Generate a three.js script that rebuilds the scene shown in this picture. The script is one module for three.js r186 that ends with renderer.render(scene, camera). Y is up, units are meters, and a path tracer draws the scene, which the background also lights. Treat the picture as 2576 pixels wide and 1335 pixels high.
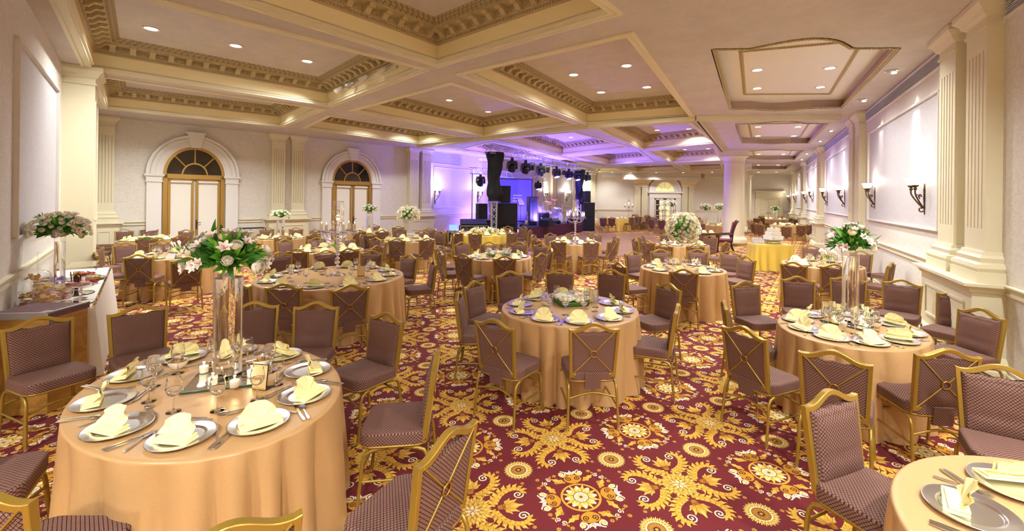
import * as THREE from 'three';
import { mergeGeometries, mergeVertices } from 'three/addons/utils/BufferGeometryUtils.js';
import { RoundedBoxGeometry } from 'three/addons/geometries/RoundedBoxGeometry.js';
import { RectAreaLightUniformsLib } from 'three/addons/lights/RectAreaLightUniformsLib.js';
import { TextGeometry } from 'three/addons/geometries/TextGeometry.js';
import { FontLoader } from 'three/addons/loaders/FontLoader.js';

RectAreaLightUniformsLib.init();
const FONT = await new FontLoader().loadAsync('fonts/droid/droid_serif_regular.typeface.json');

// ---------- camera, exposure ----------
const PW = 2576, PH = 1335, F = 1100, CX = 1330, HY = 499, ROLL = 0.012, EYE = 2.0, C = 4.3;
const scene = new THREE.Scene();
scene.background = new THREE.Color(0x000000);
const camera = new THREE.PerspectiveCamera(2 * Math.atan(PH / 2 / F) * 180 / Math.PI, PW / PH, 0.05, 200);
camera.position.set(0, EYE, 0);
camera.rotation.z = ROLL;
camera.setViewOffset(PW, PH, PW / 2 - CX, PH / 2 - HY, PW, PH);
camera.updateProjectionMatrix();
const renderer = new THREE.WebGLRenderer({ antialias: true });
renderer.toneMapping = THREE.LinearToneMapping;
renderer.toneMappingExposure = 1.34;
renderer.shadowMap.enabled = true;
const DOWN = 26;          // candela of one recessed downlight
const WARM = new THREE.Color(0.96, 0.99, 1.0);
const BLUE = new THREE.Color(0.16, 0.10, 1.0);

// ---------- random, pixels to places ----------
function rng(seed) { let s = seed >>> 0; return () => { s = (s + 0x6D2B79F5) >>> 0; let t = Math.imul(s ^ (s >>> 15), 1 | s); t = (t + Math.imul(t ^ (t >>> 7), 61 | t)) ^ t; return ((t ^ (t >>> 14)) >>> 0) / 4294967296; }; }
const V = (x, y, z) => new THREE.Vector3(x, y, z);
const cR = Math.cos(ROLL), sR = Math.sin(ROLL);
function ray(px, py) { const a = (px - CX) / F, b = -(py - HY) / F; return V(a * cR - b * sR, a * sR + b * cR, -1); }   // depth 1
function P(px, py, h) { const r = ray(px, py), t = (h - EYE) / r.y; return V(r.x * t, h, -t); }                      // on the level h
function onWall(px, py, a, b) {                                                                                       // on the upright plane through plan points a, b
  const r = ray(px, py), dx = b.x - a.x, dz = b.z - a.z;
  const t = (a.x * dz - a.z * dx) / (r.x * dz - r.z * dx);
  return V(r.x * t, EYE + r.y * t, r.z * t);
}
function cross2(a, b, c, d) {                                                                                         // plan crossing of lines ab, cd
  const x1 = b.x - a.x, z1 = b.z - a.z, x2 = d.x - c.x, z2 = d.z - c.z, k = ((c.x - a.x) * z2 - (c.z - a.z) * x2) / (x1 * z2 - z1 * x2);
  return V(a.x + x1 * k, 0, a.z + z1 * k);
}
const flat = (v) => V(v.x, 0, v.z);

// ---------- object helpers ----------
const taken = new Map();
function numbered(n) { const k = taken.get(n) || 0; taken.set(n, k + 1); return k ? n + '_' + String(k).padStart(3, '0') : n; }
function mesh(name, geo, mat, parent) {
  const m = new THREE.Mesh(geo, mat); m.castShadow = m.receiveShadow = true;
  if (parent) { m.name = name; parent.add(m); } else { m.name = numbered(name); scene.add(m); }
  return m;
}
function tag(o, label, category, group) { o.userData.label = label; o.userData.category = category; if (group) o.userData.group = group; return o; }
function thing(name, label, category, pos, turn = 0, group) {
  const g = new THREE.Group(); g.name = numbered(name); scene.add(g); if (pos) g.position.copy(pos); g.rotation.y = turn;
  return tag(g, label, category, group);
}
function part(name, parent) { const g = new THREE.Group(); g.name = name; parent.add(g); return g; }
function struct(name, geo, mat, label) { const m = mesh(name, geo, mat); m.userData.kind = 'structure'; if (label) m.userData.label = label; return m; }
function structGroup(name, pos, turn = 0, label) { const g = new THREE.Group(); g.name = numbered(name); if (pos) g.position.copy(pos); g.rotation.y = turn; g.userData.kind = 'structure'; if (label) g.userData.label = label; scene.add(g); return g; }
function copyThing(proto, pos, turn, label, group) {
  const c = proto.clone(); c.name = numbered(proto.name.replace(/_\d{3}$/, '')); scene.add(c); if (pos) c.position.copy(pos); c.rotation.y = turn;
  c.userData = { ...proto.userData }; if (label) c.userData.label = label; if (group) c.userData.group = group;
  return c;
}
// ---------- geometry helpers ----------
function merge(list) {
  const l = list.filter(Boolean).map((g) => { const n = g.index ? g.toNonIndexed() : g; for (const k of Object.keys(n.attributes)) if (!['position', 'normal', 'uv'].includes(k)) n.deleteAttribute(k); if (!n.attributes.uv) n.setAttribute('uv', new THREE.BufferAttribute(new Float32Array(n.attributes.position.count * 2), 2)); return n; });
  return l.length === 1 ? l[0] : mergeGeometries(l);
}
const M4 = new THREE.Matrix4();
function at(g, x = 0, y = 0, z = 0, rx = 0, ry = 0, rz = 0, s = 1) {
  M4.compose(V(x, y, z), new THREE.Quaternion().setFromEuler(new THREE.Euler(rx, ry, rz)), Array.isArray(s) ? V(...s) : V(s, s, s)); return g.applyMatrix4(M4);
}
const box = (w, h, d, x = 0, y = 0, z = 0, rx, ry, rz) => at(new THREE.BoxGeometry(w, h, d), x, y, z, rx, ry, rz);
const rbox = (w, h, d, r, x = 0, y = 0, z = 0, seg = 2, rx, ry, rz) => at(new RoundedBoxGeometry(w, h, d, seg, r), x, y, z, rx, ry, rz);
const cyl = (r1, r2, h, n, x = 0, y = 0, z = 0, rx, ry, rz, open = false) => at(new THREE.CylinderGeometry(r1, r2, h, n, 1, open), x, y, z, rx, ry, rz);
const lathe = (pts, n = 24, x = 0, y = 0, z = 0) => at(new THREE.LatheGeometry(pts.map((p) => new THREE.Vector2(p[0], p[1])), n), x, y, z);
const sph = (r, x = 0, y = 0, z = 0, a = 10, b = 7, s) => at(new THREE.SphereGeometry(r, a, b), x, y, z, 0, 0, 0, s || 1);
function tube(pts, r, seg = 12, rad = 6, closed = false) {
  const c = new THREE.CatmullRomCurve3(pts.map((p) => Array.isArray(p) ? V(...p) : p), closed, 'catmullrom', 0.5);
  return new THREE.TubeGeometry(c, seg, r, rad, closed);
}
function rod(a, b, r, n = 6) {
  const d = b.clone().sub(a), g = new THREE.CylinderGeometry(r, r, d.length(), n);
  g.applyQuaternion(new THREE.Quaternion().setFromUnitVectors(V(0, 1, 0), d.clone().normalize())); const m = a.clone().add(b).multiplyScalar(0.5); g.translate(m.x, m.y, m.z); return g;
}
function bar(a, b, w, h) { // rectangular bar from a to b, level
  const d = b.clone().sub(a), g = new THREE.BoxGeometry(d.length(), h, w); g.rotateY(-Math.atan2(d.z, d.x)); const m = a.clone().add(b).multiplyScalar(0.5); g.translate(m.x, m.y, m.z); return g;
}
function prism(pts, y0, y1) { // upright prism over plan polygon
  const s = new THREE.Shape(pts.map((p) => new THREE.Vector2(p.x, -p.z))), g = new THREE.ExtrudeGeometry(s, { depth: y1 - y0, bevelEnabled: false }); g.rotateX(-Math.PI / 2); g.translate(0, y0, 0); return g;
}
function extr(pts, depth, bevel = 0, holes = [], seg = 1) {
  const s = new THREE.Shape(pts.map((p) => new THREE.Vector2(p[0], p[1])));
  for (const h of holes) s.holes.push(new THREE.Path(h.map((p) => new THREE.Vector2(p[0], p[1]))));
  return new THREE.ExtrudeGeometry(s, { depth, bevelEnabled: bevel > 0, bevelSize: bevel, bevelThickness: bevel, bevelSegments: seg, curveSegments: 8 });
}
// moulding: profile [[out, up]...] run along plan line a->b (out is to the left of a->b when side = 1)
function mould(a, b, prof, y, side = 1) {
  const d = flat(b).sub(flat(a)), L = d.length(); d.normalize(); const n = V(d.z, 0, -d.x).multiplyScalar(side);
  const pos = [], uv = []; const q = (p, e) => { const o = e ? b : a; return [o.x + n.x * p[0], y + p[1], o.z + n.z * p[0]]; };
  for (let i = 0; i + 1 < prof.length; i++) {
    const A = q(prof[i], 0), B = q(prof[i], 1), Cc = q(prof[i + 1], 1), D = q(prof[i + 1], 0);
    for (const t of side > 0 ? [A, Cc, B, A, D, Cc] : [A, B, Cc, A, Cc, D]) pos.push(...t);
    for (const t of side > 0 ? [[0, 0], [L, 1], [L, 0], [0, 0], [0, 1], [L, 1]] : [[0, 0], [L, 0], [L, 1], [0, 0], [L, 1], [0, 1]]) uv.push(...t);
  }
  const g = new THREE.BufferGeometry(); g.setAttribute('position', new THREE.Float32BufferAttribute(pos, 3)); g.setAttribute('uv', new THREE.Float32BufferAttribute(uv, 2)); g.computeVertexNormals(); return g;
}
function uvBox(g0, s = 1) { // box-projected uv in metres / s
  const g = g0.index ? g0.toNonIndexed() : g0, p = g.attributes.position, uv = new Float32Array(p.count * 2), a = V(), b = V(), c = V(), n = V();
  for (let i = 0; i < p.count; i += 3) {
    a.fromBufferAttribute(p, i); b.fromBufferAttribute(p, i + 1); c.fromBufferAttribute(p, i + 2); n.copy(b).sub(a).cross(c.clone().sub(a));
    const x = Math.abs(n.x), y = Math.abs(n.y), z = Math.abs(n.z);
    [a, b, c].forEach((v, k) => { const t = y >= x && y >= z ? [v.x, v.z] : x > z ? [v.z, v.y] : [v.x, v.y]; uv[(i + k) * 2] = t[0] / s; uv[(i + k) * 2 + 1] = t[1] / s; });
  }
  g.setAttribute('uv', new THREE.BufferAttribute(uv, 2)); return g;
}
function smooth(g, tol = 1e-4) { const h = g.clone(); for (const k of Object.keys(h.attributes)) if (k !== 'position') h.deleteAttribute(k); const m = mergeVertices(h, tol); m.computeVertexNormals(); return m; }
function surf(fn, nu, nv, closeU = false) { // fn(u,v) -> [x,y,z]
  const pos = [], uv = [], idx = [];
  for (let j = 0; j <= nv; j++) for (let i = 0; i <= nu; i++) { const p = fn(i / nu, j / nv); pos.push(p[0], p[1], p[2]); uv.push(i / nu, j / nv); }
  for (let j = 0; j < nv; j++) for (let i = 0; i < nu; i++) { const a = j * (nu + 1) + i, b = a + 1, c = a + nu + 1, d = c + 1; idx.push(a, b, d, a, d, c); }
  const g = new THREE.BufferGeometry(); g.setAttribute('position', new THREE.Float32BufferAttribute(pos, 3)); g.setAttribute('uv', new THREE.Float32BufferAttribute(uv, 2)); g.setIndex(idx); g.computeVertexNormals();
  return g;
}
// ---------- textures and materials ----------
function canvas(w, h, draw) { const c = document.createElement('canvas'); c.width = w; c.height = h; draw(c.getContext('2d'), w, h); return c; }
function ctex(c, srgb = true, rx = 1, ry = 1) { const t = new THREE.CanvasTexture(c); t.wrapS = t.wrapT = THREE.RepeatWrapping; t.repeat.set(rx, ry); t.magFilter = THREE.LinearFilter; if (srgb) t.colorSpace = THREE.SRGBColorSpace; t.anisotropy = 8; return t; }
function valueNoise(seed, n) { const r = rng(seed), a = new Float32Array(n * n).map(() => r()); return (x, y) => { const xi = Math.floor(x), yi = Math.floor(y), f = x - xi, g = y - yi, s = f * f * (3 - 2 * f), t = g * g * (3 - 2 * g), q = (i, j) => a[((j % n + n) % n) * n + ((i % n + n) % n)]; return (q(xi, yi) * (1 - s) + q(xi + 1, yi) * s) * (1 - t) + (q(xi, yi + 1) * (1 - s) + q(xi + 1, yi + 1) * s) * t; }; }
function noiseCanvas(size, seed, fn) { // fn(n1, n2, n3, x, y) -> [r,g,b]
  return canvas(size, size, (g) => { const im = g.createImageData(size, size), a = valueNoise(seed, 8), b = valueNoise(seed + 1, 32), c = valueNoise(seed + 2, 128), d = valueNoise(seed + 3, 256);
    for (let y = 0; y < size; y++) for (let x = 0; x < size; x++) { const u = x / size, v = y / size, o = fn(a(u * 8, v * 8), b(u * 32, v * 32), c(u * 128, v * 128), d(u * 256, v * 256), x, y), k = (y * size + x) * 4; im.data[k] = o[0]; im.data[k + 1] = o[1]; im.data[k + 2] = o[2]; im.data[k + 3] = 255; }
    g.putImageData(im, 0, 0); });
}
const TILE = 1.45;
const carpetCanvas = canvas(2048, 2048, (g, N) => {
  const U = N / TILE, bg = '#6c151b', gold = '#cf9a32', lite = '#e8c25c', deep = '#a86a12', cream = '#f4e6bd', line = '#43100a';
  g.fillStyle = bg; g.fillRect(0, 0, N, N);
  const leaf = (L, w, fill, lobes = 3, tip = lite) => { // lobed leaf along +x
    const edge = (s) => { const p = []; for (let i = 0; i <= lobes * 4; i++) { const t = i / (lobes * 4), env = Math.sin(Math.PI * Math.pow(t, 0.75)) * w; const lob = 0.76 + 0.24 * Math.cos((i % 4) / 4 * Math.PI * 2); p.push([t * L, s * env * lob]); } return p; };
    g.beginPath(); g.moveTo(0, 0); for (const p of edge(1)) g.lineTo(p[0], p[1]); for (const p of edge(-1).reverse()) g.lineTo(p[0], p[1]); g.closePath();
    g.fillStyle = fill; g.fill(); g.strokeStyle = line; g.lineWidth = 2.2; g.stroke();
    g.beginPath(); g.moveTo(L * 0.55, -w * 0.3); g.lineTo(L * 0.98, 0); g.lineTo(L * 0.55, w * 0.3); g.lineTo(L * 0.3, 0); g.closePath(); g.fillStyle = tip; g.fill();
    g.beginPath(); g.moveTo(0, 0); g.lineTo(L * 0.7, 0); g.strokeStyle = deep; g.lineWidth = 2.4; g.stroke();
  };
  const petal = (r0, r1, w, fill, tip) => { g.beginPath(); g.moveTo(r0, 0); g.quadraticCurveTo((r0 + r1) * 0.5, w, r1, 0); g.quadraticCurveTo((r0 + r1) * 0.5, -w, r0, 0); g.fillStyle = fill; g.fill(); g.strokeStyle = line; g.lineWidth = 2; g.stroke(); if (tip) { g.beginPath(); g.moveTo(r0 + (r1 - r0) * 0.5, 0); g.lineTo(r1 - 1, 0); g.strokeStyle = tip; g.lineWidth = w * 0.35; g.stroke(); } };
  const ring = (n, ph, f) => { for (let i = 0; i < n; i++) { g.save(); g.rotate(ph + i * 2 * Math.PI / n); f(i); g.restore(); } };
  const disc = (r, fill) => { g.beginPath(); g.arc(0, 0, r, 0, 7); g.fillStyle = fill; g.fill(); };
  const circ = (r, w, col) => { g.beginPath(); g.arc(0, 0, r, 0, 7); g.strokeStyle = col; g.lineWidth = w; g.stroke(); };
  const spiral = (r, w, col, turns = 1.6, dir = 1) => { g.beginPath(); for (let i = 0; i <= 40; i++) { const t = i / 40, a = dir * t * turns * 2 * Math.PI, q = r * (1 - t * 0.86); const x = Math.cos(a) * q, y = Math.sin(a) * q; i ? g.lineTo(x, y) : g.moveTo(x, y); } g.strokeStyle = col; g.lineWidth = w; g.lineCap = 'round'; g.stroke(); };
  const star = (r, fill) => { g.beginPath(); for (let i = 0; i < 16; i++) { const q = i % 2 ? r * 0.5 : r, a = i * Math.PI / 8; g.lineTo(Math.cos(a) * q, Math.sin(a) * q); } g.closePath(); g.fillStyle = fill; g.fill(); disc(r * 0.22, line); };
  const burst = () => { const m = U;
    ring(16, 0.2, () => leaf(0.158 * m, 0.026 * m, gold)); ring(16, 0, () => leaf(0.128 * m, 0.024 * m, '#e3ad35')); ring(12, 0.13, () => leaf(0.098 * m, 0.022 * m, gold)); ring(8, 0, () => leaf(0.066 * m, 0.018 * m, '#efc04a', 3, cream)); ring(4, 0, () => leaf(0.055 * m, 0.013 * m, cream, 2, '#fff4d6')); disc(0.006 * m, deep); };
  const medallion = () => { const m = U; disc(0.139 * m, line); disc(0.137 * m, gold); disc(0.122 * m, bg); ring(8, 0.39, () => petal(0.03 * m, 0.122 * m, 0.03 * m, gold, lite)); ring(8, 0, () => { petal(0.035 * m, 0.112 * m, 0.052 * m, lite, cream); g.beginPath(); g.moveTo(0.05 * m, 0); g.lineTo(0.085 * m, 0); g.strokeStyle = deep; g.lineWidth = 3; g.stroke(); }); disc(0.052 * m, line); disc(0.048 * m, cream); ring(8, 0, () => petal(0.012 * m, 0.045 * m, 0.014 * m, '#efd690', null)); disc(0.012 * m, deep); disc(0.006 * m, bg); };
  const sunflower = () => { const m = U; ring(24, 0.13, () => petal(0.055 * m, 0.108 * m, 0.017 * m, gold, lite)); ring(24, 0, () => petal(0.055 * m, 0.1 * m, 0.014 * m, lite, '#f9e08c')); disc(0.067 * m, cream); disc(0.059 * m, deep); ring(20, 0, () => petal(0.016 * m, 0.058 * m, 0.008 * m, gold, null)); disc(0.02 * m, line); disc(0.011 * m, gold); };
  const palmette = () => { const m = U; // pointing +x
    g.beginPath(); g.moveTo(-0.01 * m, -0.012 * m); g.lineTo(0.035 * m, -0.024 * m); g.lineTo(0.035 * m, 0.024 * m); g.lineTo(-0.01 * m, 0.012 * m); g.closePath(); g.fillStyle = deep; g.fill();
    for (const [a, L, w] of [[-1.0, 0.075, 0.02], [1.0, 0.075, 0.02], [-0.55, 0.095, 0.024], [0.55, 0.095, 0.024], [0, 0.112, 0.03]]) { g.save(); g.translate(0.025 * m, 0); g.rotate(a); leaf(L * m, w * m, gold, 2, lite); g.restore(); }
    g.strokeStyle = line; g.lineWidth = 3; for (const x of [0.018, 0.03]) { g.beginPath(); g.moveTo(x * m, -0.024 * m); g.lineTo(x * m, 0.024 * m); g.stroke(); } };
  const scroll = (dir) => { const m = U; // acanthus arm: leaves the palmette base along +x, sweeps to the side dir and curls back in
    const K = [[0.135, 0.012], [0.15, 0.06], [0.185, 0.118], [0.24, 0.158], [0.3, 0.168], [0.345, 0.14], [0.345, 0.1]], pt = (t) => { const f = Math.min(0.999, Math.max(0, t)) * (K.length - 1), i = Math.floor(f), u = f - i, g4 = (j) => K[Math.min(K.length - 1, Math.max(0, j))], c = (k) => { const a = g4(i - 1)[k], b = g4(i)[k], cc = g4(i + 1)[k], d = g4(i + 2)[k]; return 0.5 * (2 * b + (cc - a) * u + (2 * a - 5 * b + 4 * cc - d) * u * u + (3 * b - a - 3 * cc + d) * u * u * u); }; return [c(0) * m, dir * c(1) * m]; };
    g.beginPath(); for (let i = 0; i <= 24; i++) { const p = pt(i / 24 * 0.96); i ? g.lineTo(p[0], p[1]) : g.moveTo(p[0], p[1]); } g.strokeStyle = line; g.lineWidth = 0.03 * m; g.stroke(); g.strokeStyle = gold; g.lineWidth = 0.022 * m; g.stroke();
    for (let i = 0; i < 10; i++) { const t = 0.06 + i / 11, p = pt(t), q = pt(t + 0.04), a = Math.atan2(q[1] - p[1], q[0] - p[0]), k = Math.sin(Math.PI * Math.min(1, 0.25 + t * 0.85)); for (const s of [-1, 1]) { g.save(); g.translate(p[0], p[1]); g.rotate(a + s * (s * dir > 0 ? 0.75 : 0.6)); leaf((s * dir > 0 ? 0.078 : 0.052) * m * (0.55 + 0.45 * k), 0.02 * m * (0.6 + 0.4 * k), i % 2 ? gold : '#e2ab33', 2, lite); g.restore(); } }
    g.beginPath(); for (let i = 0; i <= 24; i++) { const p = pt(i / 24 * 0.96); i ? g.lineTo(p[0], p[1]) : g.moveTo(p[0], p[1]); } g.strokeStyle = '#e7b23c'; g.lineWidth = 0.012 * m; g.stroke(); g.strokeStyle = deep; g.lineWidth = 3; g.stroke();
    g.save(); g.translate(0.313 * m, dir * 0.1 * m); spiral(0.036 * m, 0.013 * m, line, 1.4, -dir); spiral(0.036 * m, 0.009 * m, cream, 1.4, -dir); g.restore(); };
  const cartouche = () => { const m = U; // pointing +x away from the medallion
    for (const s of [-1, 1]) { g.save(); g.translate(0.015 * m, s * 0.05 * m); g.rotate(s * 1.0); leaf(0.1 * m, 0.024 * m, gold, 3); g.restore(); g.save(); g.translate(0.05 * m, s * 0.03 * m); g.rotate(s * 0.5); leaf(0.085 * m, 0.022 * m, gold, 2); g.restore(); g.save(); g.translate(0.1 * m, s * 0.055 * m); spiral(0.027 * m, 0.008 * m, cream, 1.5, -s); g.restore(); }
    g.beginPath(); g.moveTo(0, 0); g.bezierCurveTo(0.02 * m, -0.09 * m, 0.1 * m, -0.05 * m, 0.085 * m, 0); g.bezierCurveTo(0.1 * m, 0.05 * m, 0.02 * m, 0.09 * m, 0, 0); g.fillStyle = '#c98b1d'; g.fill(); g.strokeStyle = line; g.lineWidth = 3; g.stroke();
    for (const s of [-1, 1]) { g.save(); g.translate(0.05 * m, s * 0.023 * m); spiral(0.02 * m, 0.006 * m, line, 1.4, s); g.restore(); }
    g.save(); g.translate(0.085 * m, 0); for (const a of [-0.7, 0, 0.7]) { g.save(); g.rotate(a); leaf(0.05 * m, 0.014 * m, cream, 2, '#fff'); g.restore(); } g.restore(); };
  const wiggle = () => { const m = U; for (const s of [-1, 1]) { g.save(); g.translate(0, s * 0.021 * m); spiral(0.02 * m, 0.007 * m, cream, 1.3, s); g.restore(); } for (const [x, y] of [[0.065, 0.02], [-0.062, -0.03], [0.01, 0.085], [-0.01, -0.085]]) { g.save(); g.translate(x * m, y * m); star(0.019 * m, gold); g.restore(); } for (const s of [-1, 1]) { g.save(); g.translate(0.0, s * 0.035 * m); g.rotate(s * 1.2); leaf(0.04 * m, 0.011 * m, '#c9861f', 2, gold); g.restore(); } };
  const putAll = (list, f) => { for (const [x, y] of list) for (const ox of [-1, 0, 1]) for (const oy of [-1, 0, 1]) { const X = (x + ox) * N, Y = (y + oy) * N; if (X < -0.4 * N || X > 1.4 * N || Y < -0.4 * N || Y > 1.4 * N) continue; g.save(); g.translate(X, Y); f(); g.restore(); } };
  const B = [[0, 0], [0.5, 0.5]], Md = [[0.5, 0], [0, 0.5]], S = [[0.25, 0.25], [0.75, 0.25], [0.25, 0.75], [0.75, 0.75]];
  putAll(B, () => ring(4, 0, () => { for (const s of [-1, 1]) scroll(s); }));
  putAll(Md, () => ring(4, 0, () => { g.save(); g.translate(0.138 * U, 0); g.scale(1.15, 1.2); cartouche(); g.restore(); }));
  putAll(Md, () => ring(4, Math.PI / 4, () => { g.save(); g.translate(0.27 * U, 0); wiggle(); g.restore(); }));
  putAll(B, () => ring(4, 0, () => { g.save(); g.scale(1.2, 1.25); g.translate(0.145 * U, 0); palmette(); g.restore(); }));
  putAll(B, burst); putAll(Md, medallion); putAll(S, sunflower);
  putAll(S, () => ring(4, 0, () => { g.save(); g.translate(0.155 * U, 0); star(0.017 * U, gold); g.restore(); }));
  const im = g.getImageData(0, 0, N, N), r = rng(5); for (let i = 0; i < im.data.length; i += 4) { const k = 0.88 + r() * 0.2; im.data[i] *= k; im.data[i + 1] *= k; im.data[i + 2] *= k; } g.putImageData(im, 0, 0);
});
const fabricCanvas = canvas(512, 512, (g, N) => { // diamonds with a small eye, woven
  g.fillStyle = '#1d0f10'; g.fillRect(0, 0, N, N); const n = 8, s = N / n;
  for (let j = -1; j <= n * 2; j++) for (let i = -1; i <= n; i++) { const x = (i + (j % 2 ? 0.5 : 0)) * s, y = j * s / 2; g.save(); g.translate(x, y); g.rotate(Math.PI / 4); const q = s * 0.335;
    g.fillStyle = '#a37360'; g.fillRect(-q * 0.8, -q * 0.8, q * 1.6, q * 1.6); g.fillStyle = '#472a24'; g.fillRect(-q * 0.5, -q * 0.5, q, q); g.fillStyle = '#b3846b'; g.fillRect(-q * 0.32, -q * 0.32, q * 0.64, q * 0.64); g.fillStyle = '#2e1a17'; g.fillRect(-q * 0.12, -q * 0.12, q * 0.24, q * 0.24); g.restore(); }
  const im = g.getImageData(0, 0, N, N), r = rng(8); for (let i = 0; i < im.data.length; i += 4) { const k = 0.86 + r() * 0.24; im.data[i] *= k; im.data[i + 1] *= k; im.data[i + 2] *= k; } g.putImageData(im, 0, 0);
});
const damask = noiseCanvas(1024, 31, (a, b, c, d) => { const k = 202 + (Math.abs(b - 0.5) < 0.16 ? 6 : 0) + (c - 0.5) * 12 + (d - 0.5) * 14; return [k + 10, k + 3, k - 10]; });
const panelCanvas = noiseCanvas(1024, 47, (a, b, c, d, x, y) => { const k = 182 + (Math.abs(c - 0.5) < 0.2 ? 12 : 0) + (b - 0.5) * 10 + (d - 0.5) * 18 + (x % 4 < 2 ? 3 : 0); return [k + 6, k + 1, k]; });
const plasterCanvas = noiseCanvas(512, 61, (a, b, c, d) => { const k = 190 + (a - 0.5) * 8 + (b - 0.5) * 6 + (d - 0.5) * 6; return [k + 6, k - 3, k - 10]; });
const satinCanvas = noiseCanvas(512, 71, (a, b, c, d, x, y) => { const k = 1 + (c - 0.5) * 0.03 + (d - 0.5) * 0.05; return [194 * k, 152 * k, 100 * k]; });
const parquetCanvas = canvas(1024, 1024, (g, N) => { const r = rng(12), n = 8, s = N / n; for (let j = 0; j < n; j++) for (let i = 0; i < n; i++) for (let k = 0; k < 5; k++) { const v = (i + j) % 2, q = 0.82 + r() * 0.3; g.fillStyle = `rgb(${Math.round(168 * q)},${Math.round(122 * q)},${Math.round(88 * q)})`; v ? g.fillRect(i * s + k * s / 5 + 1, j * s + 1, s / 5 - 1, s - 2) : g.fillRect(i * s + 1, j * s + k * s / 5 + 1, s - 2, s / 5 - 1); } });
const plyCanvas = noiseCanvas(512, 81, (a, b, c, d, x, y) => { const w = Math.sin((y / 512 * 9 + a * 3 + b * 0.5) * 3.1) * 0.5 + 0.5, k = 0.86 + w * 0.12 + (d - 0.5) * 0.1; return [200 * k, 146 * k, 66 * k]; });
const speckCanvas = noiseCanvas(256, 91, (a, b, c, d) => { const k = d > 0.62 ? 0.55 : d < 0.3 ? 1.25 : 0.95; return [128 * k, 88 * k, 92 * k]; });
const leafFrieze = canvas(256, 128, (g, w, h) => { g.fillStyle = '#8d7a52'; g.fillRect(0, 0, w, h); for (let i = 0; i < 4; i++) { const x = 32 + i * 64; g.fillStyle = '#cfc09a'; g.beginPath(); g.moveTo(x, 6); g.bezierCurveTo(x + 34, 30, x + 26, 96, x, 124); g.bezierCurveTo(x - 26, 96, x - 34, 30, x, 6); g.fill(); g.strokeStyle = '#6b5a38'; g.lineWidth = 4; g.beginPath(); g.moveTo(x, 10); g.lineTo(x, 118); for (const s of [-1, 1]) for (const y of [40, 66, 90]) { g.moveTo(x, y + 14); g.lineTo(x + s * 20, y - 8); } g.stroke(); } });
const std = (o) => new THREE.MeshStandardMaterial(o), phy = (o) => new THREE.MeshPhysicalMaterial(o);
const lin = (r, g, b) => new THREE.Color().setRGB(r, g, b);
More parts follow.
